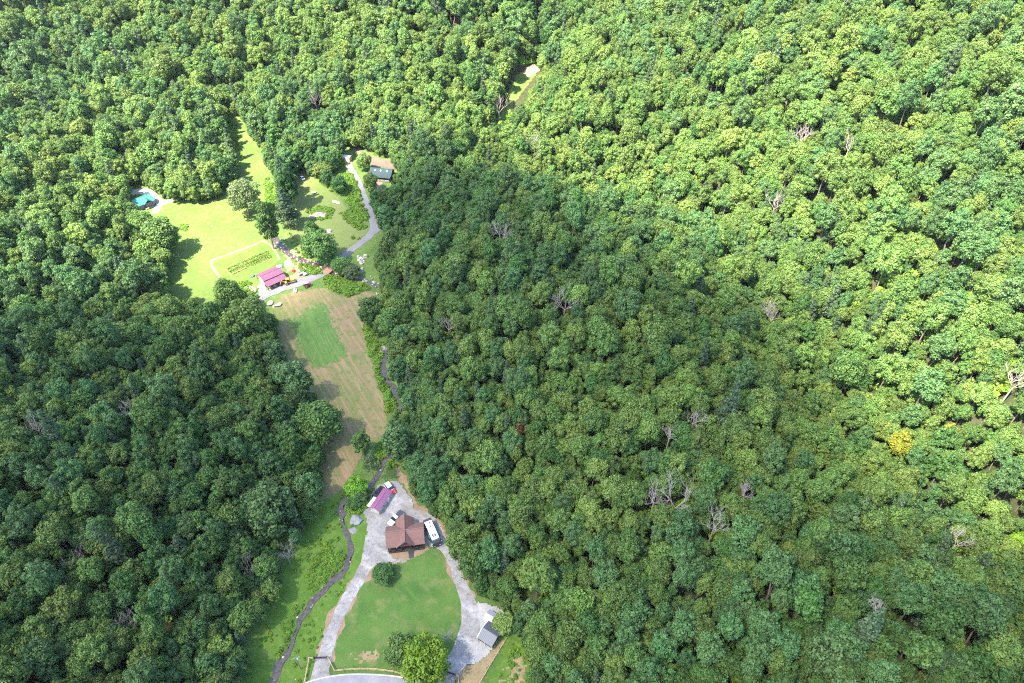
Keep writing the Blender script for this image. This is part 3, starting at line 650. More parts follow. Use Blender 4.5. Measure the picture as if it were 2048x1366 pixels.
for i in order[:NEAR_N]:
    k = kinds[kd[i]]; cnt[k] = cnt.get(k, 0) + 1
    if cnt[k] > 290: continue
    single.add(int(i))
    right = cx[i] > -60 - .22 * (cyv[i] - 110)
    near_ = min(LMK, key=lambda l: (l[0] - cx[i]) ** 2 + (l[1] - cyv[i]) ** 2); dn = hypot(near_[0] - cx[i], near_[1] - cyv[i]); hh = sample(HBASE, cx[i], cyv[i]) - floor_z(cyv[i])
    if dn < 11: place = f'close beside the {near_[2]}'
    elif EDGE[i]: place = 'at the foot of the hillside along the open ground' if right else 'at the edge of the wood across the stream'
    else: place = ('low ' if hh < 16 else 'halfway up ' if hh < 32 else 'high ') + ('on the wooded hillside above the gravel drive' if right else 'in the wood across the stream from the driveway')
    size_ = 'small' if R[i] < 2.3 else 'big' if R[i] > 3.3 else ''
    put_tree(k, OPENV[k][int(var[i]) % len(OPENV[k])] if DEEP[i] and k in OPENV else int(var[i]) % NF[k], (cx[i], cyv[i], cz[i]), float(sc[i]), random.uniform(0, 6.28), f'{size_} {LOOK[k]} {"conifer" if "conifer" in k else "tree"} {place}'.strip(),
             f'{size_} {LOOK[k]} trees {place}'.strip(), float(hz[i]), (random.gauss(0, .05), random.gauss(0, .05)))
rest = np.array([i for i in keep if int(i) not in single])
print('trees', len(keep), 'single', len(single))

def scatter(name, pts, idx_, rot, scl, coll, label=None, cat=None):
    """one object of kind stuff: instances of the collection's sources on points"""
    me = bpy.data.meshes.new(name); me.vertices.add(len(pts)); me.vertices.foreach_set('co', np.asarray(pts, np.float32).ravel())
    a = me.attributes.new('pick', 'INT', 'POINT'); a.data.foreach_set('value', np.asarray(idx_, np.int32))
    a = me.attributes.new('turn', 'FLOAT_VECTOR', 'POINT'); a.data.foreach_set('vector', np.asarray(rot, np.float32).ravel())
    a = me.attributes.new('size', 'FLOAT_VECTOR', 'POINT'); a.data.foreach_set('vector', np.asarray(scl, np.float32).ravel())
    o = link(bpy.data.objects.new(name, me)); tag(o, label, cat, kind='stuff')
    ng = bpy.data.node_groups.new(name, 'GeometryNodeTree')
    ng.interface.new_socket('Geometry', in_out='INPUT', socket_type='NodeSocketGeometry'); ng.interface.new_socket('Geometry', in_out='OUTPUT', socket_type='NodeSocketGeometry')
    gi, go = ng.nodes.new('NodeGroupInput'), ng.nodes.new('NodeGroupOutput'); ip = ng.nodes.new('GeometryNodeInstanceOnPoints'); ci = ng.nodes.new('GeometryNodeCollectionInfo')
    ci.inputs['Collection'].default_value = coll; ci.inputs['Separate Children'].default_value = True; ci.inputs['Reset Children'].default_value = True
    def attr(nm, dt):
        k = ng.nodes.new('GeometryNodeInputNamedAttribute'); k.data_type = dt; k.inputs['Name'].default_value = nm; return k.outputs['Attribute']
    e2r = ng.nodes.new('FunctionNodeEulerToRotation'); L_ = ng.links.new
    L_(gi.outputs[0], ip.inputs['Points']); L_(ci.outputs[0], ip.inputs['Instance']); ip.inputs['Pick Instance'].default_value = True
    L_(attr('pick', 'INT'), ip.inputs['Instance Index']); L_(attr('turn', 'FLOAT_VECTOR'), e2r.inputs[0]); L_(e2r.outputs[0], ip.inputs['Rotation']); L_(attr('size', 'FLOAT_VECTOR'), ip.inputs['Scale'])
    L_(ip.outputs[0], go.inputs[0])
    md = o.modifiers.new('scatter', 'NODES'); md.node_group = ng
    return o
IDX = np.array([[KINDS[k][v % NF[k]]['idx'] for v in range(12)] for k in kinds])
nr = len(rest)
PICK = IDX[kd[rest], var[rest]]
for j, i in enumerate(rest):
    k = kinds[kd[i]]
    if DEEP[i] and k in OPENV: PICK[j] = KINDS[k][OPENV[k][int(var[i]) % len(OPENV[k])]]['idx']
scatter('forest', np.stack([cx[rest], cyv[rest], cz[rest]], -1), PICK, np.stack([rng.normal(0, .05, nr), rng.normal(0, .05, nr), rng.uniform(0, 6.28, nr)], -1),
        np.stack([sc[rest] * ax_[rest], sc[rest] / ax_[rest], hz[rest]], -1), PROTO, 'continuous green forest canopy covering the slopes around the valley', 'forest')

# ------------------------------------------------------------------ weeds, shrubs and brush on the banks
BRUSH = bpy.data.collections.new('brush_prototypes')
for i in range(5):
    V, Fq, T, L = crown_data(200 + i, 1.0, .45, .55, 9, 36, .30, (.34, .5)); po = bpy.data.objects.new(f'brush_{i}', np_mesh('brush', V, Fq, MATS['leaf_weed' if i < 4 else 'leaf_bright'], T)); BRUSH.objects.link(po)
def brush(name, label, zones):
    P, S = [], []
    for px, dens, s0 in zones:
        W = wpoly(px); x0, y0 = W.min(0); x1, y1 = W.max(0); k = int((x1 - x0) * (y1 - y0) * dens * 3.6)
        x, y = rng.uniform(x0, x1, k), rng.uniform(y0, y1, k); m_ = inside(W, x, y); x, y = x[m_], y[m_]
        cl = np.sin(x / 3.1 + np.sin(y / 4)) + np.cos(y / 3.7 + x / 7) + rng.normal(0, .6, len(x)); m_ = cl > -.4; x, y = x[m_], y[m_]
        pj = project(np.stack([x, y, hgt(x, y) + .8], -1)); m_ = (dist_line(STREAM, x, y) > .9 + s0 * .45) & ~inside(TRACK_PX, pj[:, 0], pj[:, 1]); x, y = x[m_], y[m_]
        P.append(np.stack([x, y, hgt(x, y) - .1], -1)); S.append(np.full(len(x), s0) * rng.uniform(.35, 1.1, len(x)))
    P = np.concatenate(P); S = np.concatenate(S); k = len(P)
    scatter(name, P, rng.integers(0, 5, k), np.stack([rng.normal(0, .1, k), rng.normal(0, .1, k), rng.uniform(0, 6.3, k)], -1), np.stack([S, S, S * rng.uniform(.7, 1.1, k)], -1), BRUSH, label, 'undergrowth')
nu = 9000; ux = rng.uniform(-330, 330, nu); uy = rng.uniform(40, 560, nu); uz = hgt(ux, uy); up_ = project(np.stack([ux, uy, uz + 1.5], -1))
okk = (up_[:, 0] > -80) & (up_[:, 0] < 2130) & (up_[:, 1] > -60) & (up_[:, 1] < 1430) & (sample(Dg, ux, uy) > 6)
for P in CLEAR: okk &= ~inside(P, up_[:, 0], up_[:, 1])
ux, uy, uz = ux[okk], uy[okk], uz[okk]; nu = len(ux); us = rng.uniform(1.3, 2.6, nu)
scatter('understory', np.stack([ux, uy, uz + .2], -1), rng.integers(0, 5, nu), np.stack([rng.normal(0, .15, nu), rng.normal(0, .15, nu), rng.uniform(0, 6.3, nu)], -1), np.stack([us, us, us * rng.uniform(1.0, 1.8, nu)], -1), BRUSH, 'leafy understory brush between the forest trunks', 'understory')
brush('undergrowth', 'lush weeds and low brush along the stream banks', [
    ([(480, 1366), (505, 1300), (540, 1225), (580, 1150), (612, 1080), (650, 1010), (690, 985), (678, 1030), (690, 1065), (695, 1095), (680, 1130), (645, 1165), (605, 1210), (585, 1260), (555, 1330), (530, 1366)], .16, .6),
    ([(640, 1090), (690, 1060), (698, 1095), (680, 1132), (640, 1172), (600, 1220), (590, 1250), (580, 1220), (610, 1160)], .35, .75),
    ([(560, 1366), (590, 1290), (620, 1220), (665, 1175), (700, 1135), (712, 1095), (702, 1050), (730, 1090), (700, 1160), (660, 1240), (630, 1330), (610, 1366)], .10, .5),
    ([(560, 1330), (585, 1270), (605, 1225), (590, 1230), (560, 1300), (535, 1366), (550, 1366)], .4, .7),
    ([(690, 975), (720, 930), (760, 890), (770, 870), (775, 920), (745, 955), (735, 985), (735, 1010), (715, 1030), (690, 1020)], .5, 1.0),
    ([(735, 640), (745, 680), (770, 690), (775, 720), (800, 790), (805, 810), (775, 830), (765, 790), (745, 730), (735, 690), (728, 650)], .5, 1.1),
    ([(765, 690), (790, 690), (830, 780), (830, 830), (800, 810), (785, 760)], .25, .9),
    ([(655, 550), (690, 558), (730, 570), (752, 590), (735, 578), (700, 592), (665, 582), (650, 565)], .7, 1.1),
    ([(600, 530), (620, 525), (640, 537), (650, 540), (640, 548), (615, 550), (600, 543)], .5, .9),
    ([(650, 325), (690, 318), (712, 360), (742, 425), (745, 445), (720, 440), (695, 405), (668, 385), (650, 372), (640, 360)], .45, 1.1),
    ([(680, 425), (700, 420), (735, 455), (738, 466), (715, 480), (703, 478), (720, 462), (690, 440)], .45, .9),
    ([(615, 425), (640, 412), (668, 418), (662, 438), (640, 440), (625, 442)], .7, .9),
    ([(545, 350), (560, 400), (560, 440), (545, 440), (530, 400), (528, 350)], .35, .9),
    ([(540, 470), (575, 490), (620, 520), (600, 525), (565, 510)], .15, .6),
    ([(575, 460), (600, 490), (640, 520), (620, 520), (590, 505)], .3, .8),
    ([(440, 562), (505, 565), (520, 580), (500, 600), (470, 610), (420, 620), (400, 600), (430, 585)], .2, .8),
    ([(330, 540), (350, 560), (345, 590), (400, 615), (380, 630), (320, 590)], .5, 1.0),
    ([(1012, 1260), (1045, 1285), (1075, 1366), (990, 1366), (1005, 1320), (1025, 1285)], .18, .6),
    ([(760, 875), (795, 935), (775, 935), (750, 905)], .35, .9),
    ([(330, 435), (365, 470), (352, 500), (335, 480)], .15, .6), ([(362, 448), (376, 450), (374, 462), (360, 460)], .9, .7),
    ([(455, 245), (470, 245), (482, 300), (474, 300)], .3, .8), ([(740, 300), (795, 312), (800, 325), (745, 310)], .4, .8)])

# ------------------------------------------------------------------ the cloud whose shadow lies on the lower valley (high above and behind the view)
edge_px = [(-60, 600), (60, 565), (180, 560), (290, 600), (380, 600), (440, 575), (525, 562), (550, 490), (556, 410), (570, 335), (690, 302), (790, 302), (900, 285), (1000, 295), (1080, 375), (1200, 450), (1350, 530), (1480, 555), (1570, 620), (1650, 740), (1730, 860), (1850, 960), (2100, 1040)]
E = [np.append(hit(*p, 13), 0) for p in edge_px]
E = [np.array([e[0], e[1], float(hgt(e[0], e[1])) + 13]) for e in E]
E = [np.array([-420., E[0][1] - 10, 30.])] + E + [np.array([420., E[-1][1] - 40, 40.]), np.array([420., -120., 0.]), np.array([-420., -120., 0.])]
CZ = 3800.0
CP_ = np.array([[e[0] + SUN.x * (CZ - e[2]) / SUN.z, e[1] + SUN.y * (CZ - e[2]) / SUN.z] for e in E])
m, nt, bs = nodes_of('cloud'); bs.inputs['Base Color'].default_value = (.95, .95, .96, 1); bs.inputs['Roughness'].default_value = 1
tr = N(nt, 'ShaderNodeBsdfTranslucent'); tr.inputs[0].default_value = (.95, .95, .96, 1); tp = N(nt, 'ShaderNodeBsdfTransparent')
mx = N(nt, 'ShaderNodeMixShader'); mx.inputs[0].default_value = .6; nt.links.new(bs.outputs[0], mx.inputs[1]); nt.links.new(tr.outputs[0], mx.inputs[2])
m2 = N(nt, 'ShaderNodeMixShader'); m2.inputs[0].default_value = .38; nt.links.new(mx.outputs[0], m2.inputs[1]); nt.links.new(tp.outputs[0], m2.inputs[2])
nt.links.new(m2.outputs[0], nt.nodes['Material Output'].inputs['Surface']); MATS['cloud'] = m
st = 12.0
x = np.arange(CP_[:, 0].min() - st, CP_[:, 0].max() + st, st); y = np.arange(CP_[:, 1].min() - st, CP_[:, 1].max() + st, st); X, Y = np.meshgrid(x, y)
ins = inside(CP_, X + wob(X, Y, 40, 5), Y + wob(Y, X, 37, 5)); de = dist_line(CP_, X, Y, True)
q_in = ins[:-1, :-1] & ins[1:, :-1] & ins[:-1, 1:] & ins[1:, 1:]
lum = np.clip(de / 60, 0, 1) ** .5 * (60 + 25 * np.sin(X / 31 + np.sin(Y / 23) * 2) + 18 * np.sin(Y / 17 + X / 41)); id_ = np.arange(X.size).reshape(X.shape)
q = np.stack([id_[:-1, :-1], id_[:-1, 1:], id_[1:, 1:], id_[1:, :-1]], -1)[q_in]
TOP = np.stack([X, Y, CZ + 3 + lum], -1).reshape(-1, 3); BOT = np.stack([X, Y, CZ - 3 - lum * .25], -1).reshape(-1, 3); nV = X.size
ed = {}
for f in q:
    for a, b in zip(f, np.roll(f, -1)): ed[(a, b)] = 1
rim = [(a, b, b + nV, a + nV) for (a, b) in ed if (b, a) not in ed]
Fc = np.concatenate([q, q[:, ::-1] + nV, np.array(rim)[:, ::-1]]); u, inv = np.unique(Fc, return_inverse=True)
tag(link(bpy.data.objects.new('cloud', np_mesh('cloud', np.concatenate([TOP, BOT])[u], inv.reshape(Fc.shape), MATS['cloud'], smooth=True))), kind='structure')

# ------------------------------------------------------------------ object materials
def roof_shingle(name, c):
    m, nt, bs = nodes_of(name); tc = N(nt, 'ShaderNodeTexCoord').outputs['Object']
    a = tuple(v * .82 for v in c); b = tuple(v * 1.15 for v in c)
    col = ramp_mix(nt, noise(nt, tc, 2.2, 6, .75), a, b, .32, .68)
    col = ramp_mix(nt, noise(nt, tc, .35, 3, .5), col, tuple(v * .8 for v in c), .5, .75)
    nt.links.new(col, bs.inputs['Base Color']); bs.inputs['Roughness'].default_value = .9; bump(nt, bs, noise(nt, tc, 7, 3, .7), .5, .03); MATS[name] = m
roof_shingle('brown_shingle', (.15, .078, .062)); roof_shingle('rusty_roof', (.30, .20, .14)); roof_shingle('green_shingle', (.022, .044, .048))
plain('purple_metal', (.20, .075, .145), .42, 0, .08); plain('barn_metal', (.135, .048, .088), .45, 0, .12); plain('teal_metal', (.025, .14, .11), .4, 0, .08); plain('grey_metal', (.065, .075, .09), .5, 0, .1); plain('pale_metal', (.26, .27, .31), .45, 0, .06)
plain('dark_wood', (.035, .022, .018), .8); plain('log_wall', (.075, .045, .03), .8); plain('tan_wood', (.34, .24, .13), .8, 0, .18); plain('raw_wood', (.42, .30, .17), .8, 0, .15); plain('beige_wall', (.42, .37, .31), .8); plain('grey_wall', (.22, .23, .24), .7)
plain('white_paint', (.72, .72, .72), .4, 0, .04); plain('cream', (.62, .58, .50), .6, 0, .06); plain('black_paint', (.012, .013, .015), .25, 0, .1); plain('car_white', (.72, .73, .75), .2, 0, .02); plain('car_red', (.45, .02, .025), .25, 0, .03)
plain('glass_dark', (.012, .018, .022), .08, 0, .1); plain('tyre', (.02, .02, .02), .9); plain('rim', (.35, .35, .36), .35, .6); plain('dark_trim', (.03, .035, .04), .5); plain('lamp_red', (.4, .02, .02), .3); plain('lamp_clear', (.7, .7, .68), .15)
plain('gate_metal', (.035, .03, .045), .45, .4); plain('machine_yellow', (.55, .30, .03), .45, 0, .15); plain('tractor_red', (.30, .03, .03), .4); plain('rock', (.21, .18, .165), .9, 0, .25, 1.0); plain('pale_rock', (.34, .31, .26), .9, 0, .2, 1.0)
plain('gravel_heap', (.17, .165, .165), .95, 0, .2, 3); plain('stone_wall', (.24, .21, .19), .9, 0, .3, 3); plain('pole_wood', (.20, .17, .15), .9); plain('steel', (.5, .52, .54), .35, .7); plain('tan_cover', (.50, .40, .31), .7, 0, .06); plain('orange_wall', (.42, .26, .13), .8)
plain('slat_green', (.03, .12, .10), .6); plain('yellow_plastic', (.65, .45, .02), .5); plain('tarp_white', (.66, .66, .68), .6, 0, .08); plain('skylight', (.45, .55, .60), .1, 0, .05); plain('blue_cover', (.02, .12, .22), .5)

def roof_plane(mb, a, b, c, d, t=.16, ribs=0):
    """a-b eave, c-d ridge (c above b, d above a); ribs: number of standing seams"""
    mb.slab([a, b, c, d], t)
    a, b, c, d = map(Vector, (a, b, c, d))
    n_ = (b - a).cross(d - a).normalized()
    if n_.z < 0: n_ = -n_
    for k in range(ribs):
        f = (k + .5) / ribs; p, q = a.lerp(b, f), d.lerp(c, f); w = (b - a).normalized() * .035
        mb.add([p - w, p + w, q + w, q - w, p - w + n_ * .06, p + w + n_ * .06, q + w + n_ * .06, q - w + n_ * .06], [(4, 5, 6, 7), (0, 1, 5, 4), (1, 2, 6, 5), (2, 3, 7, 6), (3, 0, 4, 7)])
def gable_ends(mb, W, L, h, rise, x0=0, t=.12):
    for s in (-1, 1):
        x = s * L / 2
        mb.add([(x, -W / 2, 0), (x, W / 2, 0), (x, W / 2, h), (x, 0, h + rise), (x, -W / 2, h), (x - s * t, -W / 2, 0), (x - s * t, W / 2, 0), (x - s * t, W / 2, h), (x - s * t, 0, h + rise), (x - s * t, -W / 2, h)],
               [(0, 1, 2, 3, 4), (9, 8, 7, 6, 5), (0, 5, 6, 1), (1, 6, 7, 2), (2, 7, 8, 3), (3, 8, 9, 4), (4, 9, 5, 0)])
def window(parent, c, w, h, axis, frame='white_paint'):
    """glazed opening on a wall facing axis ('x+','x-','y+','y-')"""
    s = 1 if axis[1] == '+' else -1; d = (.07, w, h) if axis[0] == 'x' else (w, .07, h); o = B(c, d).build('window', MATS[frame], parent)
    g = (.05, w - .16, h - .16) if axis[0] == 'x' else (w - .16, .05, h - .16); cc = (c[0] + s * .03, c[1], c[2]) if axis[0] == 'x' else (c[0], c[1] + s * .03, c[2])
    p = B(cc, g).build('pane', MATS['glass_dark'], o); return o
def shed(name, label, cat, loc, rz, L, W, h, rise, roof, wall, over=.25, ribs=0, doors=(), windows=(), skirt=None):
    """ridge along local x"""
    t = empty(name, loc, rz, label, cat); w = MB(); gable_ends(w, W, L, h, rise)
    for s in (-1, 1): w.box((0, s * (W / 2 - .06), h / 2), (L - .24, .12, h))
    w.build('wall', MATS[wall], t)
    e = W / 2 + over; pz = rise * over / (W / 2); X = L / 2 + over; z0 = h - pz + .06; z1 = h + rise + .06
    for s in (-1, 1):
        r = MB(); roof_plane(r, (-X, s * e, z0), (X, s * e, z0), (X, 0, z1), (-X, 0, z1), .1, ribs); r.build('roof', MATS[roof], t)
    rc = MB().box((0, 0, z1 + .02), (2 * X, .24, .08)).build('ridge_cap', MATS[roof], t)
    for (c, d, mt) in doors:
        o = B(c, d).build('door', MATS[mt], t)
    for (c, w_, h_, ax) in windows: window(t, c, w_, h_, ax)
    return t

# ------------------------------------------------------------------ the brown-roofed house
hz_ = heading((776, 1110), (848, 1101)); hl = gp(810, 1067, 3.4)
t = empty('house', hl, hz_, 'brown shingle cabin with cross gables and dark front porch on the gravel yard', 'house')
W_, D_, eh, rh = 10.2, 5.8, 2.9, 5.3; fy = -D_ / 2
w = MB(); w.box((0, 1.0, eh / 2), (W_, D_ - 2.0, eh))
for s in (-1, 1):
    x = s * W_ / 2; w.add([(x, -D_ / 2, eh - .05), (x, D_ / 2, eh - .05), (x, 0, rh - .2), (x - s * .15, -D_ / 2, eh - .05), (x - s * .15, D_ / 2, eh - .05), (x - s * .15, 0, rh - .2)], [(0, 1, 2), (5, 4, 3), (0, 3, 4, 1), (1, 4, 5, 2), (2, 5, 3, 0)])
w.box((0, D_ / 2 + 1.1, eh / 2), (4.4, 2.2, eh)); w.build('wall', MATS['log_wall'], t)
gw = MB().add([(-2.2, D_ / 2 + 2.2, eh), (2.2, D_ / 2 + 2.2, eh), (0, D_ / 2 + 2.2, rh - .1), (-2.2, D_ / 2 + 2.0, eh), (2.2, D_ / 2 + 2.0, eh), (0, D_ / 2 + 2.0, rh - .1)], [(0, 1, 2), (5, 4, 3), (0, 3, 4, 1), (1, 4, 5, 2), (2, 5, 3, 0)]).build('rear_gable', MATS['log_wall'], t)
ex, ey = W_ / 2 + .45, D_ / 2 + .75; ez = eh - .35
for s in (-1, 1):
    r = MB(); roof_plane(r, (-ex, s * ey, ez), (ex, s * ey, ez), (ex, 0, rh), (-ex, 0, rh), .2); r.build('roof', MATS['brown_shingle'], t)
cw, y0_, y1_ = 2.75, fy - 1.05, D_ / 2 + 2.6; rz2 = rh + .12
for s in (-1, 1):
    r = MB(); roof_plane(r, (s * cw, y0_, ez + .03), (s * cw, y1_, ez + .03), (0, y1_, rz2), (0, y0_, rz2), .2); r.build('cross_roof', MATS['brown_shingle'], t)
MB().box((0, (y0_ + y1_) / 2, rz2 + .02), (.28, y1_ - y0_, .07)).build('ridge_cap', MATS['brown_shingle'], t)
MB().box((0, 0, rh + .02), (2 * ex, .28, .07)).build('ridge_cap', MATS['brown_shingle'], t)
MB().box((0, fy + .4, .25), (W_, 2.8, .5)).build('porch_deck', MATS['dark_wood'], t)
for x in (-5.0, -3.2, -1.2, 1.2, 3.2, 5.0):
    MB().box((x, fy - .75, 1.55), (.2, .2, 2.1)).build('porch_post', MATS['dark_wood'], t)
for a, b in ((-5.0, -3.2), (-3.2, -1.2), (1.4, 3.2), (3.2, 5.0)):
    rl = MB().box(((a + b) / 2, fy - .85, 1.35), (b - a, .07, .08)).build('porch_rail', MATS['dark_wood'], t)
    bl = MB()
    for k in range(7): bl.box((a + (b - a) * (k + .5) / 7, fy - .85, .92), (.05, .04, .78))
    bl.build('balusters', MATS['dark_wood'], rl)
tr_ = MB(); tr_.tube((-2.3, y0_ + .15, ez + .1), (0, y0_ + .15, rz2 - .35), .1, .1, 4).tube((2.3, y0_ + .15, ez + .1), (0, y0_ + .15, rz2 - .35), .1, .1, 4).tube((-1.7, y0_ + .15, ez + .75), (1.7, y0_ + .15, ez + .75), .1, .1, 4).tube((0, y0_ + .15, ez + .75), (0, y0_ + .15, rz2 - .3), .09, .09, 4)
tr_.build('gable_truss', MATS['car_red'] if False else plain('red_timber', (.12, .035, .025), .7), t)
for x in (-3.6, 3.6): window(t, (x, fy + 1.97, 1.7), 1.4, 1.3, 'y-')
dr = B((0, fy + 1.96, 1.4), (1.8, .1, 2.1)).build('door', MATS['dark_trim'], t); B((0, fy + 1.9, 1.5), (1.4, .06, 1.6)).build('pane', MATS['glass_dark'], dr)
for k in range(3): MB().box((1.3, fy - 1.15 - .3 * k, .42 - .15 * k), (1.5, .32, .14)).build('step', MATS['dark_trim'], t)
MB().box((1.3, fy - 2.6, .07), (1.4, 1.3, .1)).build('doormat_slab', MATS['dark_trim'], t)

# ------------------------------------------------------------------ sheds on the yard
sh = gp(762, 999, 2.2); ra = heading((752, 1015), (772, 985))
t = shed('storage_shed', 'portable shed with purple metal roof on the gravel yard', 'shed', sh, ra, 7.4, 2.9, 2.2, .75, 'purple_metal', 'beige_wall', .15, 12,
     doors=[((1.6, -1.47, 1.0), (.9, .06, 1.9), 'white_paint')], windows=[((-1.2, -1.47, 1.4), .7, .7, 'y-')])
for s in (-1, 1): MB().box((0, s * .9, .06), (7.2, .2, .16)).build('skid', MATS['dark_wood'], t)
g = gp(982, 1234, 1.9); ra2 = heading((972, 1250), (1000, 1268))
shed('garden_shed', 'small pale grey shed next to the dark metal carport', 'shed', g, ra2, 2.8, 2.9, 1.9, .7, 'pale_metal', 'white_paint', .15, 7, doors=[((0, -1.47, .9), (1.1, .06, 1.7), 'pale_metal')])
g = gp(980, 1267, 2.3)
t = empty('carport', g, ra2, 'open dark metal carport with ribbed gable roof on the gravel apron', 'carport')
L_, Wd = 4.7, 5.4
for s in (-1, 1):
    r = MB(); roof_plane(r, (-L_ / 2, s * Wd / 2, 2.2), (L_ / 2, s * Wd / 2, 2.2), (L_ / 2, 0, 3.2), (-L_ / 2, 0, 3.2), .06, 10); r.build('roof', MATS['grey_metal'], t)
    fc = MB().slab([(-L_ / 2 - .04, s * Wd / 2, 2.22), (-L_ / 2 + .08, s * Wd / 2, 2.22), (-L_ / 2 + .08, 0, 3.24), (-L_ / 2 - .04, 0, 3.24)], .16); fc.build('fascia', MATS['white_paint'], t)
    for x in (-L_ / 2 + .1, 0, L_ / 2 - .1): MB().box((x, s * (Wd / 2 - .12), 1.08), (.1, .1, 2.16)).build('post', MATS['white_paint'], t)
MB().box((0, -Wd / 2 + .1, 1.75), (L_, .05, .8)).build('side_panel', MATS['dark_trim'], t); MB().box((L_ / 2 - .06, 0, 1.6), (.05, Wd - .4, 1.1)).build('end_panel', MATS['dark_trim'], t)

# ------------------------------------------------------------------ vehicles
def wheel(parent, c, r=.34, w=.22):
    o = MB().tube((c[0], c[1] - w / 2, c[2]), (c[0], c[1] + w / 2, c[2]), r, r, 14).build('wheel', MATS['tyre'], parent)
    s = 1 if c[1] > 0 else -1; MB().tube((c[0], c[1] + s * w * .5, c[2]), (c[0], c[1] + s * (w * .5 + .02), c[2]), r * .6, r * .55, 10).build('rim', MATS['rim'], o)
def ring(x, hw, zb, zt, ch=.12):
    return [(x, -hw, zb), (x, hw, zb), (x, hw, zt - ch), (x, hw - ch, zt), (x, -hw + ch, zt), (x, -hw, zt - ch)]
def car(name, label, cat, loc, rz, L=4.6, W=1.85, H=1.5, body='car_white', hood=None, kind='suv', bed=None):
    t = empty(name, loc, rz, label, cat); hw = W / 2; zb = .32; belt = .92 if kind != 'pickup' else 1.05; h = L / 2
    secs = [ring(-h, hw * .9, zb + .1, belt - .12), ring(-h + .15, hw, zb, belt), ring(-.1 * L, hw, zb, belt + .02), ring(.24 * L, hw, zb, belt), ring(h - .35, hw * .97, zb, belt - .1), ring(h, hw * .84, zb + .1, belt - .28)]
    MB().loft(secs).build('body', MATS[body], t, smooth=False)
    if hood:
        MB().loft([ring(.22 * L, hw * 1.005, zb + .05, belt + .02), ring(h - .35, hw * .98, zb + .05, belt - .08), ring(h + .01, hw * .85, zb + .1, belt - .26)]).build('hood', MATS[hood], t)
    c0, c1 = {'suv': (-.46, .20), 'sedan': (-.36, .19), 'pickup': (-.10, .22)}[kind]; a, b = c0 * L, c1 * L; i = hw * .80
    rk = {'suv': .14, 'sedan': .42, 'pickup': .10}[kind] * 1.6
    MB().loft([[(a, -hw * .95, belt), (a, hw * .95, belt), (b, hw * .95, belt), (b, -hw * .95, belt)], [(a + rk, -i, H), (a + rk, i, H), (b - .62, i, H), (b - .62, -i, H)]]).build('windows', MATS['glass_dark'], t)
    MB().loft([[(a + rk - .05, -i - .02, H - .05), (a + rk - .05, i + .02, H - .05), (b - .58, i + .02, H - .05), (b - .58, -i - .02, H - .05)], [(a + rk + .08, -i + .08, H + .04), (a + rk + .08, i - .08, H + .04), (b - .72, i - .08, H + .04), (b - .72, -i + .08, H + .04)]]).build('roof', MATS[body], t)
    if kind == 'pickup':
        MB().box((-.30 * L, 0, belt + .05), (.38 * L, W * .94, .1)).build('bed_cover', MATS[bed or 'dark_trim'], t)
    for x in (-.30 * L, .31 * L):
        for s in (-1, 1): wheel(t, (x, s * (hw - .1), .34))
    for s in (-1, 1):
        MB().box((h - .02, s * hw * .6, belt - .38), (.08, .34, .14)).build('headlight', MATS['lamp_clear'], t); MB().box((-h + .03, s * hw * .74, belt - .2), (.08, .24, .2)).build('tail_light', MATS['lamp_red'], t)
        MB().box((b - .35, s * (hw + .09), belt + .06), (.16, .18, .13)).build('mirror', MATS['dark_trim'], t)
    return t
car('pickup_truck', 'white pickup truck with dark bed cover beside the brown-roofed house', 'truck', gp(792, 1036, .8), heading((803, 1026), (783, 1046)), 5.7, 1.95, 1.85, 'car_white', None, 'pickup')
car('suv', 'white car with red hood parked beyond the purple-roofed shed', 'car', gp(780, 976, .8), heading((774, 967), (787, 984)), 4.7, 1.95, 1.65, 'car_white', 'car_red', 'suv')
car('black_car', 'black car parked behind the purple-roofed shed', 'car', gp(757, 984, .8), heading((764, 977), (751, 990)), 4.6, 1.85, 1.5, 'black_paint', None, 'suv')
car('old_car', 'old white car with red front left at the top of the round lawn', 'car', gp(604, 355, .7), heading((608, 360), (600, 350)), 4.6, 1.8, 1.45, 'car_white', 'car_red', 'sedan')
# motorhome
t = empty('motorhome', gp(864, 1064, 2.0), heading((857, 1048), (872, 1082)), 'long motorhome with white roof and dark sides parked beside the house', 'motorhome')
MB().loft([ring(-4.2, 1.2, .5, 3.0, .1), ring(-4.05, 1.25, .4, 3.1, .1), ring(3.7, 1.25, .4, 3.1, .1), ring(4.25, 1.18, .45, 2.6, .25)]).build('body', MATS['dark_trim'], t)
rf = MB().slab([(-3.2, -1.08, 3.2), (3.3, -1.08, 3.2), (3.3, 1.08, 3.2), (-3.2, 1.08, 3.2)], .14).build('roof', MATS['white_paint'], t)
for x, y in ((-1.3, 0), (-2.4, .2)): B((x, y, 3.27), (.42, .42, .14)).build('roof_vent', MATS['dark_trim'], rf)
for y in (-.4, .3): B((2.0, y, 3.3), (.85, .38, .2)).build('air_conditioner', MATS['dark_trim'], rf)
B((4.0, 0, 2.1), (.3, 2.0, .9)).build('windscreen', MATS['glass_dark'], t)
for s in (-1, 1):
    B((.6, s * 1.32, 1.7), (2.6, .35, 1.5)).build('slide_out', MATS['slat_green'], t); B((-2.2, s * 1.27, 1.9), (1.2, .05, .6)).build('window', MATS['glass_dark'], t)
    B((3.9, s * 1.4, 2.1), (.15, .2, .35)).build('mirror', MATS['white_paint'], t); B((4.26, s * .8, .95), (.05, .4, .2)).build('headlight', MATS['lamp_clear'], t)
    for x in (-2.4, 2.9): wheel(t, (x, s * 1.1, .45), .45, .28)
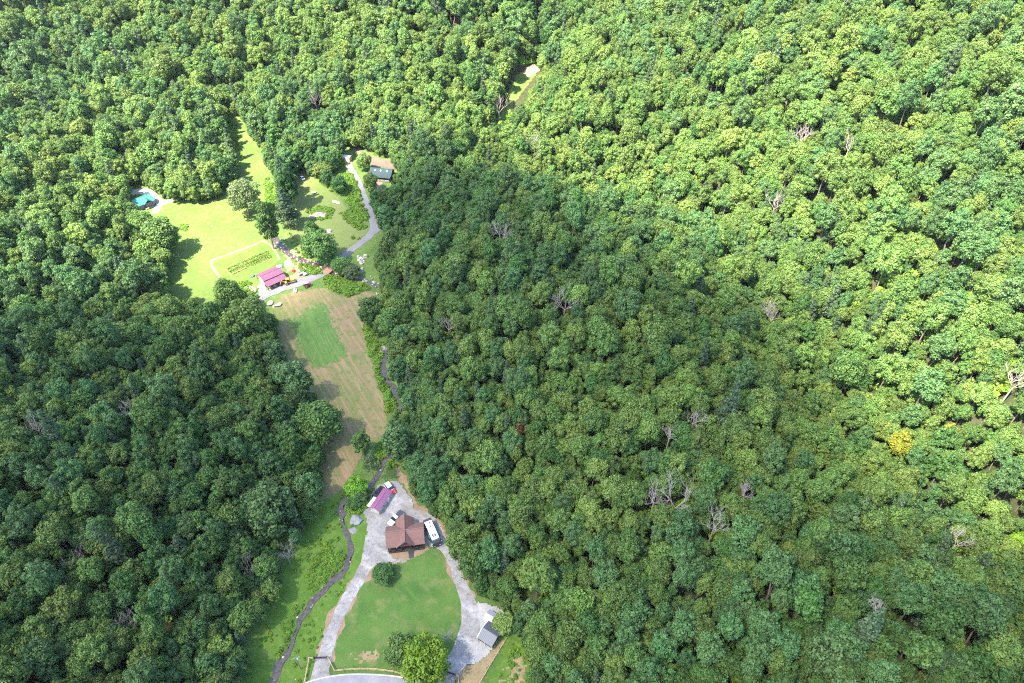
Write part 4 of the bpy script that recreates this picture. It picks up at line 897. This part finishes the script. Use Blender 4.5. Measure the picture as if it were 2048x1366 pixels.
# utility trailer with a tan cover
t = empty('utility_trailer', gp(744, 1004, .9), heading((739, 1012), (750, 997)), 'low utility trailer with a tan cover beside the purple-roofed shed', 'trailer')
B((0, 0, .72), (4.0, 1.5, .28)).build('bed', MATS['dark_trim'], t); MB().loft([[(-1.9, -.72, .86), (-1.9, .72, .86), (1.9, .72, .86), (1.9, -.72, .86)], [(-1.8, -.6, 1.12), (-1.8, .6, 1.12), (1.8, .6, 1.12), (1.8, -.6, 1.12)]]).build('cover', MATS['tan_cover'], t)
MB().tube((2.0, 0, .6), (3.1, 0, .5), .06).build('drawbar', MATS['gate_metal'], t)
for s in (-1, 1): wheel(t, (-.3, s * .82, .33), .33, .2)

# ------------------------------------------------------------------ fences and gates
def fence(label, px, name='fence', h=1.15, rails=2, post='raw_wood', rail='raw_wood'):
    P = [gp(*p) for p in px]; t = empty(name, P[0], 0, label, 'fence')
    for p in P:
        q = p - P[0]; MB().box((q.x, q.y, q.z + h / 2 - .1), (.16, .16, h + .25)).build('post', MATS[post], t)
    for a, b in zip(P, P[1:]):
        a, b = a - P[0], b - P[0]; d = (b - a).length; an = atan2(b.y - a.y, b.x - a.x)
        for k in range(rails):
            z = h * (.95 - .48 * k); c = (a + b) / 2; s = MB(); n_ = Vector((-sin(an), cos(an), 0)) * .045
            s.add([a - n_ + Vector((0, 0, z - .08)), a + n_ + Vector((0, 0, z - .08)), b + n_ + Vector((0, 0, z - .08)), b - n_ + Vector((0, 0, z - .08)), a - n_ + Vector((0, 0, z + .08)), a + n_ + Vector((0, 0, z + .08)), b + n_ + Vector((0, 0, z + .08)), b - n_ + Vector((0, 0, z + .08))],
                  [(3, 2, 1, 0), (4, 5, 6, 7), (0, 1, 5, 4), (1, 2, 6, 5), (2, 3, 7, 6), (3, 0, 4, 7)]); s.build('rail', MATS[rail], t)
    return t
fence('wooden rail fence along the road in front of the lawn', [(657, 1318), (670, 1344), (687, 1342), (704, 1341), (720, 1340), (736, 1340), (753, 1341), (770, 1343), (786, 1345), (802, 1349), (818, 1353), (834, 1357)])
fence('short rail fence between the driveway gate and the road verge', [(629, 1318), (619, 1319), (616, 1336), (613, 1352), (610, 1368), (607, 1384)])
fence('rail fence beside the drive gate at the straw-coloured bank', [(911, 1352), (917, 1355), (917, 1374)])
fence('rail fence beside the big bright tree by the gate', [(876, 1342), (868, 1358), (862, 1374)])
fence('low timber rail edging the straw-coloured bank below the carport', [(1013, 1278), (1003, 1294), (993, 1310), (983, 1327), (973, 1344), (963, 1361), (953, 1378)], h=.6, rails=1)
def gate(label, a, b):
    p, q = gp(*a), gp(*b); t = empty('gate', p, atan2(q.y - p.y, q.x - p.x), label, 'gate'); L = (q - p).length; L = Vector((q.x - p.x, q.y - p.y)).length
    for x in (0, L): B((x, 0, .7), (.18, .18, 1.5)).build('post', MATS['gate_metal'], t)
    for k, (x0, x1) in enumerate(((.15, L / 2 - .03), (L / 2 + .03, L - .15))):
        f = MB(); f.box(((x0 + x1) / 2, 0, 1.15), (x1 - x0, .1, .12)).box(((x0 + x1) / 2, 0, .3), (x1 - x0, .1, .12))
        for x in (x0 + .05, x1 - .05): f.box((x, 0, .72), (.1, .08, .74))
        lf = f.build('leaf', MATS['gate_metal'], t); br = MB()
        for j in range(3): br.box(((x0 + x1) / 2, 0, .47 + .2 * j), (x1 - x0 - .2, .05, .05))
        br.build('bars', MATS['gate_metal'], lf)
gate('dark metal double gate across the curving driveway', (629, 1318), (656, 1317)); gate('dark metal gate across the drive beside the big bright tree', (885, 1342), (911, 1352))

# ------------------------------------------------------------------ poles
def pole(label, base, h, arm=True, lamp=False, mat='pole_wood'):
    t = empty('utility_pole' if arm else 'light_pole', base, .3, label, 'pole'); MB().tube((0, 0, -.5), (0, 0, h), .16, .11, 8).build('shaft', MATS[mat], t)
    if arm:
        B((0, 0, h - .4), (2.2, .12, .14)).build('crossarm', MATS['pole_wood'], t); MB().tube((.32, 0, h - 1.9), (.32, 0, h - .9), .22, .22, 10).build('transformer', MATS['steel'], t)
        for x in (-.95, 0, .95): MB().tube((x, 0, h - .33), (x, 0, h - .12), .05, .03, 6).build('insulator', MATS['white_paint'], t)
    if lamp: MB().tube((0, 0, h - .15), (.9, 0, h + .1), .05).build('bracket', MATS['steel'], t); MB().loft([[(.7, -.14, h), (.7, .14, h), (1.3, .12, h + .03), (1.3, -.12, h + .03)], [(.75, -.1, h + .18), (.75, .1, h + .18), (1.25, .07, h + .16), (1.25, -.07, h + .16)]]).build('lamp_head', MATS['white_paint'], t)
pole('grey utility pole with transformer on the verge beside the driveway', gp(602, 1338), 7.0); pole('tall pale light pole behind the white-roofed trailer', gp(683, 309), 8.5, False, True, 'steel')
t = empty('marker_post', gp(594, 1364), 0, 'yellow marker post at the road verge near the utility pole', 'post'); MB().tube((0, 0, -.3), (0, 0, 1.7), .07, .07, 8).build('shaft', MATS['yellow_plastic'], t); MB().tube((0, 0, 1.7), (0, 0, 1.78), .09, .05, 8).build('cap', MATS['white_paint'], t)

# ------------------------------------------------------------------ rocks, heaps
ROCKS = []
for i in range(6):
    bm = bmesh.new(); bmesh.ops.create_icosphere(bm, subdivisions=3, radius=.5); r = random.Random(300 + i)
    ax = Vector((r.uniform(-1, 1), r.uniform(-1, 1), .3)).normalized()
    for v_ in bm.verts:
        k = 1 + .22 * sin(v_.co.x * 7 + i) * sin(v_.co.y * 6 + 1) + .16 * sin(v_.co.z * 9 + i * 2) + r.uniform(-.09, .09); v_.co *= k
        if v_.co.dot(ax) > .33: v_.co -= ax * (v_.co.dot(ax) - .33)
    me = bpy.data.meshes.new('rock'); bm.to_mesh(me); bm.free(); ROCKS.append(me)
RM = {}
def rock(name, label, px, size, mat='rock', group=None, i=None, loc=None, rz=None, cat='rock'):
    i = random.randrange(6) if i is None else i; key = (i, mat)
    if key not in RM: RM[key] = ROCKS[i].copy(); RM[key].materials.append(MATS[mat])
    o = link(bpy.data.objects.new(name, RM[key])); g = gp(*px) if loc is None else Vector(loc); o.location = g + Vector((0, 0, size[2] * .22)); o.scale = size; o.rotation_euler = (0, 0, random.uniform(0, 6) if rz is None else rz)
    return tag(o, label, cat, group)
rock('boulder', 'long pinkish-grey boulder ringed by shrubs on the round lawn', (637, 432), (8.5, 4.2, 2.4), 'rock', i=1, rz=.05)
rock('boulder', 'pale sandy boulder on the round lawn above the large round tree', (658, 463), (3.4, 2.8, 1.0), 'pale_rock', i=2)
rock('boulder', 'grey boulder at the stream beside the round tree', (768, 700), (3.2, 3.0, 2.0), 'rock', i=3)
rock('boulder', 'flat grey slab in the stream above the grey boulder', (775, 692), (2.2, 1.8, .8), 'rock', i=0)
rock('gravel_heap', 'heap of grey gravel at the edge of the yard by the stream', (714, 1040), (3.4, 3.2, 1.5), 'gravel_heap', i=4, cat='gravel heap')
rock('gravel_heap', 'spread grey rubble below the gravel heap', (707, 1060), (2.6, 2.0, .6), 'gravel_heap', i=5, cat='gravel heap')
rock('boulder', 'low pale stone in the worn corner of the hay field', (708, 977), (1.0, .8, .5), 'pale_rock')
for (px, py, s) in [(717, 515, 1.5), (722, 517, 1.6), (719, 522, 1.6), (726, 520, 1.4), (722, 527, 1.8), (731, 514, 2.2), (728, 524, 1.2)]: rock('boulder', 'cream-coloured boulder in the pile beside the farm track', (px, py), (s * 1.3, s * .8, s * .8), 'pale_rock', 'cream boulders piled beside the farm track')
rock('boulder', 'long cream boulder lying on the stream bank below the pile', (722, 543), (4.4, 1.6, 1.3), 'pale_rock', rz=heading((717, 549), (727, 537)), i=5)
for (px, py, s, w) in [(590, 582, 2.2, 'white boulder on the verge opposite the barn'), (541, 608, 2.6, 'rounded white boulder in weeds below the farm track'), (557, 611, 2.4, 'upright white boulder in weeds below the farm track'), (548, 614, 1.4, 'small pale boulder between two white ones below the track'),
                       (628, 386, 2.0, 'small grey stone on the upper round lawn'), (663, 540, 1.2, 'pale stone at the bridge end')]: rock('boulder', w, (px, py), (s * 1.1, s * .8, s * .7), 'pale_rock')
k = 0
for i in range(0, len(STREAM), 2):
    p = STREAM[i]; y = p[1]
    if y > 330: continue
    dense = y > 205
    for j in range(4 if dense else 1):
        if not dense and random.random() < .7: continue
        a = random.uniform(0, 6.28); r_ = random.uniform(.4, 3.2 if dense else 1.8); x_, y_ = p[0] + cos(a) * r_, p[1] + sin(a) * r_; s = random.uniform(.35, 1.1 if dense else .55); k += 1
        if k > 190: break
        rock('stream_rock', 'pale rock lying in the stony stream bed', None, (s * 1.2, s, s * .7), 'pale_rock' if random.random() < (.5 if dense else .25) else 'rock', 'rocks along the stream bed', loc=(x_, y_, float(hgt(x_, y_)) + .15))
# ------------------------------------------------------------------ bridge
t = empty('bridge', gp(662, 537), heading((655, 541), (669, 529)), 'short rust-brown plank bridge carrying the farm track over the stream', 'bridge'); g0 = float(t.location.z); up_ = float(sample(HBASE, t.location.x, t.location.y)) - g0 + .18
for s in (-1, 1): B((0, s * 1.5, up_ - .2), (8.4, .25, .4)).build('beam', MATS['dark_wood'], t); B((0, s * 1.72, up_ + .12), (8.4, .16, .2)).build('kerb_rail', plain('rust_plank', (.24, .12, .09), .8), t)
for k in range(20): B((-3.99 + .42 * k, 0, up_ + .05), (.38, 3.5, .1)).build('plank', MATS['rust_plank'], t)
for s in (-1, 1): B((s * 3.9, 0, up_ - .8), (.5, 3.6, 1.0)).build('abutment', MATS['stone_wall'], t)

# ------------------------------------------------------------------ barn
bz = heading((536, 578), (568, 563)); g = gp(542, 551, 2.6)
t = empty('barn', g, bz, 'open barn with three-tier purple metal roof beside the kitchen garden', 'barn')
L2 = 4.5
tiers = [((-2.6, 3.3), (0, 4.4)), ((2.6, 3.3), (0, 4.4)), ((-5.4, 2.1), (-2.5, 2.95)), ((5.4, 2.1), (2.5, 2.95))]
for (ya, za), (yb, zb_) in tiers:
    r = MB(); roof_plane(r, (-L2, ya, za), (L2, ya, za), (L2, yb, zb_), (-L2, yb, zb_), .07, 14); r.build('roof', MATS['barn_metal'], t)
MB().box((0, 0, 4.43), (2 * L2, .3, .07)).build('ridge_cap', MATS['barn_metal'], t)
w = MB()
for s in (-1, 1):
    x = s * (L2 - .2); w.add([(x, -2.5, 0), (x, 2.5, 0), (x, 2.5, 3.25), (x, 0, 4.3), (x, -2.5, 3.25), (x - s * .1, -2.5, 0), (x - s * .1, 2.5, 0), (x - s * .1, 2.5, 3.25), (x - s * .1, 0, 4.3), (x - s * .1, -2.5, 3.25)], [(0, 1, 2, 3, 4), (9, 8, 7, 6, 5), (0, 5, 6, 1), (1, 6, 7, 2), (2, 7, 8, 3), (3, 8, 9, 4), (4, 9, 5, 0)])
w.box((0, 2.5, 1.6), (2 * L2 - .6, .1, 3.2)); w.build('wall', MATS['beige_wall'], t)
for x in (-4.2, -2.1, 0, 2.1, 4.2):
    for y in (-5.2, 5.2): B((x, y, 1.0), (.18, .18, 2.1)).build('post', MATS['dark_wood'], t)
    B((x, -2.5, 1.6), (.18, .18, 3.2)).build('post', MATS['dark_wood'], t)
for (x, y, s) in [(-2.9, -3.9, .9), (-1.0, -4.2, 1.2), (1.6, -3.8, 1.0)]: rock('hay_bundle', 'bundle stored in the shade under the barn roof', None, (s * 1.4, s, s * .9), 'tan_wood', 'bundles stored under the barn roof', loc=t.matrix_basis @ Vector((x, y, .2)), cat='bundle')
# backhoe
t = empty('backhoe', gp(577, 564, .9), heading((565, 569), (587, 562)), 'yellow backhoe with folded arm parked at the barn corner', 'backhoe')
B((0, 0, .95), (3.0, 1.3, .55)).build('chassis', MATS['machine_yellow'], t, .05); B((1.2, 0, 1.45), (1.5, 1.0, .5)).build('hood', MATS['machine_yellow'], t, .05)
cb = B((-.2, 0, 1.9), (1.2, 1.3, 1.3)).build('cab', MATS['glass_dark'], t); B((-.2, 0, 2.62), (1.4, 1.45, .12)).build('cab_roof', MATS['machine_yellow'], t, .03)
bo = MB().tube((-1.4, 0, 1.2), (-2.6, 0, 2.5), .18, .14, 6).tube((-2.6, 0, 2.5), (-3.4, 0, 1.1), .14, .11, 6).build('boom', MATS['machine_yellow'], t); B((-3.4, 0, .7), (.6, .7, .6)).build('bucket', MATS['dark_trim'], bo)
fl = MB().tube((1.2, .6, 1.2), (2.5, .6, .6), .1, .1, 5).tube((1.2, -.6, 1.2), (2.5, -.6, .6), .1, .1, 5).build('loader_arm', MATS['machine_yellow'], t); B((2.8, 0, .45), (.6, 1.9, .7)).build('loader_bucket', MATS['dark_trim'], fl)
for s in (-1, 1): wheel(t, (-.8, s * .85, .62), .62, .35); wheel(t, (1.5, s * .8, .42), .42, .28)
# tractor
t = empty('tractor', gp(614, 570, .9), heading((610, 573), (621, 569)), 'red tractor with white canopy standing beside the farm track', 'tractor')
B((.9, 0, 1.0), (1.7, .7, .6)).build('hood', MATS['tractor_red'], t, .06); B((-.3, 0, .85), (1.2, .8, .5)).build('chassis', MATS['tractor_red'], t, .04); B((-.5, 0, 2.3), (1.5, 1.5, .12)).build('canopy', MATS['white_paint'], t, .03)
for x in (-1.1, .1):
    for s in (-1, 1): MB().tube((x, s * .6, 1.1), (x, s * .6, 2.25), .05).build('canopy_post', MATS['black_paint'], t)
B((-.6, 0, 1.25), (.5, .5, .4)).build('seat', MATS['black_paint'], t, .05); MB().tube((.1, 0, 1.2), (-.05, 0, 1.55), .03).build('steering_column', MATS['black_paint'], t); MB().tube((1.3, .2, 1.3), (1.3, .2, 2.0), .05).build('exhaust', MATS['black_paint'], t)
for s in (-1, 1): wheel(t, (-.6, s * .85, .7), .7, .4); wheel(t, (1.4, s * .7, .42), .42, .25); B((-.6, s * .8, 1.42), (1.0, .42, .08)).build('fender', MATS['tractor_red'], t)
# logs
g = gp(506, 580); la = heading((499, 571), (511, 584)); t = empty('log_pile', g, la, 'weathered pile of cut logs beside the pale barn path', 'log pile')
for k, (y, z) in enumerate([(-.9, .2), (-.45, .2), (0, .2), (.45, .2), (.9, .2), (-.67, .55), (-.22, .55), (.22, .55), (.67, .55), (0, .9)]):
    MB().tube((-2.1 + .2 * (k % 3), y, z), (2.0 + .15 * (k % 4), y, z), .21, .2, 8).build('log', plain('grey_log', (.28, .22, .20), .9, 0, .2), t)
for (px, s, w, mt, c) in [((559, 536), (3.4, 2.4, 1.6), 'white tarp-covered heap against the barn end', 'tarp_white', 'tarp'), ((576, 527), (3.6, 2.6, 1.4), 'pale grey heap of sacks on the stony ground by the stream', 'tarp_white', 'heap'), ((588, 543), (2.0, 1.4, 1.0), 'small red covered cart by the hedge near the barn', 'car_red', 'cart'), ((505, 553), (1.6, 1.4, 1.2), 'dark teal water tub beside the garden', 'slat_green', 'tub')]:
    rock({'tarp': 'tarp_heap', 'heap': 'sack_heap', 'cart': 'covered_cart', 'tub': 'water_tub'}[c], w, px, s, mt, cat=c)
for (px, w, hd) in [((603, 549), 'grey utility trailer by the hedge at the farm track', .5), ((614, 549), 'white utility trailer by the hedge at the farm track', .25)]:
    t = empty('farm_trailer', gp(*px), heading((600, 560), (640, 545)) + hd * .3, w, 'trailer'); B((0, 0, .6), (2.6, 1.4, .15)).build('bed', MATS['grey_wall' if 'grey' in w else 'tarp_white'], t)
    for s in (-1, 1): B((0, s * .7, .8), (2.6, .06, .35)).build('side_board', MATS['grey_wall'], t); wheel(t, (0, s * .8, .3), .3, .2)
    MB().tube((1.3, 0, .55), (2.2, 0, .45), .05).build('drawbar', MATS['gate_metal'], t)
# upturned boat
t = empty('boat', gp(672, 403, .5), heading((666, 401), (679, 405)), 'upturned white boat lying on the round lawn by the brush', 'boat')
secs = []
for f in np.linspace(-1, 1, 11):
    w_ = .85 * (1 - abs(f) ** 2.6) ** .6 + .03; h_ = .62 * (1 - .35 * f * f) * (.25 + .75 * (1 - abs(f) ** 4)); secs.append([(2.3 * f, w_ * cos(a), .08 + h_ * sin(a)) for a in np.linspace(pi, 0, 9)])
MB().loft(secs).build('hull', MATS['white_paint'], t, smooth=True); B((0, 0, .70), (4.0, .07, .06)).build('keel', MATS['cream'], t)

# ------------------------------------------------------------------ houses in the upper valley
hz2 = heading((744, 352), (783, 356)); g = gp(764, 345, 2.2)
t = shed('green_roofed_house', 'long house with grey-green roof, three skylights and a dark porch above the valley', 'house', g, hz2, 10.6, 6.4, 2.6, 1.9, 'green_shingle', 'log_wall', .45, 0, windows=[((-3, 3.17, 1.6), 1.2, 1.2, 'y+')])
for x in (-3.1, -.4, 2.8): MB().slab([(x, -1.5, 3.75), (x + .6, -1.5, 3.75), (x + .6, -.85, 4.14), (x, -.85, 4.14)], .1).build('skylight', MATS['skylight'], t)
B((0, -4.0, .4), (10.4, 1.8, .8)).build('porch_deck', MATS['stone_wall'], t)
for x in (-5, -2.5, 0, 2.5, 5): B((x, -4.8, 1.5), (.2, .2, 1.6)).build('porch_post', MATS['dark_wood'], t)
for x in (-3.2, 3.2): window(t, (x, -3.23, 1.7), 1.5, 1.1, 'y-')
dr = B((0, -3.23, 1.6), (1.0, .08, 1.7)).build('door', MATS['dark_trim'], t)
pr = MB(); roof_plane(pr, (-5.6, -5.0, 2.2), (5.6, -5.0, 2.2), (5.6, -3.55, 2.5), (-5.6, -3.55, 2.5), .1); pr.build('porch_roof', MATS['green_shingle'], t)
g = gp(691, 313, 2.2); t = shed('storage_trailer', 'white-roofed storage trailer with tan side beside the light pole', 'trailer', g, heading((682, 318), (700, 321)), 5.4, 2.6, 2.4, .35, 'white_paint', 'orange_wall', .1, 0, doors=[((1.2, -1.32, 1.1), (.9, .06, 1.9), 'white_paint')])
rock('rubble_heap', 'reddish rubble heap beyond the white-roofed trailer', (675, 301), (4.5, 2.6, 1.8), 'rusty_roof', cat='rubble')
g = gp(284, 401, 2.6); az = heading((270, 410), (296, 399)) 
t = shed('teal_roofed_house', 'small house with teal metal roof at the end of the pale drive', 'house', g, az, 8.2, 6.4, 2.6, 2.0, 'teal_metal', 'stone_wall', .45, 12, windows=[((2, -3.23, 1.5), 1.2, 1.1, 'y-'), ((4.13, 0, 1.5), 1.2, 1.1, 'x+')], doors=[((-.5, -3.23, 1.1), (1.0, .06, 2.0), 'dark_trim')])
for s in (-1, 1):
    r = MB(); roof_plane(r, (1.0 + s * 2.0, -4.8, 2.75), (1.0 + s * 2.0, 0, 2.75), (1.0, 0, 4.3), (1.0, -4.8, 4.3), .1, 6); r.build('cross_roof', MATS['teal_metal'], t)
for x in (-.7, 2.7): B((x, -4.5, 1.35), (.16, .16, 2.7)).build('porch_post', MATS['dark_wood'], t)
B((1.0, -4.0, .15), (4.0, 1.6, .3)).build('porch_deck', MATS['stone_wall'], t)
pr = MB(); roof_plane(pr, (-6.6, -2.6, 2.1), (-6.6, 2.6, 2.1), (-4.3, 2.6, 2.7), (-4.3, -2.6, 2.7), .1, 5); pr.build('lean_to_roof', MATS['blue_cover'], t)
for y in (-2.4, 2.4): B((-6.4, y, 1.05), (.14, .14, 2.1)).build('lean_to_post', MATS['dark_wood'], t)
g = gp(305, 492, 2.2); t = shed('field_shed', 'small open shed with faded brown roof at the sunny meadow edge', 'shed', g, heading((298, 500), (312, 500)), 3.6, 4.0, 2.2, .7, 'rusty_roof', 'dark_wood', .3, 0)

# ------------------------------------------------------------------ kitchen garden rows
A0, A1, B0, B1 = [np.array(hit(*p)) for p in ((452, 537), (533, 501), (464, 551), (546, 515))]
for k in range(8):
    f = (k + .5) / 8; a, b = A0 + (B0 - A0) * f, A1 + (B1 - A1) * f
    if k == 6: a = a + (b - a) * .35
    n_ = 520 if k in (1, 3, 4, 5) else 300; u = rng.random(n_); dens = np.sin(u * 23 + k * 2) + rng.normal(0, .7, n_) > -1.3; u = u[dens]; n_ = len(u)
    P = a[None] + (b - a)[None] * u[:, None] + rng.normal(0, .16 if k in (1, 3, 4, 5) else .08, (n_, 2)); c = np.stack([P[:, 0], P[:, 1], hgt(P[:, 0], P[:, 1]) + .15 + rng.uniform(0, .5 if k in (1, 3, 4) else .25, n_)], -1)
    nn = rng.normal(0, .5, (n_, 3)) + np.array([0, 0, 1]); nn /= np.linalg.norm(nn, axis=1)[:, None]; V, Fq = leaves(c, nn, rng.uniform(.28, .5, n_), rng)
    o = link(bpy.data.objects.new('vegetable_row', np_mesh('vegetable_row', V, Fq, MATS['leaf_weed' if k % 2 else 'leaf_yellow'], rng.random(n_)))); tag(o, 'row of low green vegetables in the kitchen garden', 'crop row', 'vegetable rows in the kitchen garden')

# ------------------------------------------------------------------ summer haze over the whole valley
m = bpy.data.materials.new('haze'); m.use_nodes = True; nt = m.node_tree; nt.nodes.clear()
pv = nt.nodes.new('ShaderNodeVolumePrincipled'); pv.inputs['Color'].default_value = (.86, .93, 1, 1); pv.inputs['Density'].default_value = HAZE; pv.inputs['Anisotropy'].default_value = .2
ou = nt.nodes.new('ShaderNodeOutputMaterial'); nt.links.new(pv.outputs[0], ou.inputs['Volume']); MATS['haze'] = m
tag(link(bpy.data.objects.new('haze', MB().box((0, 380, 109), (960, 930, 246)).mesh('haze', m))), kind='stuff')
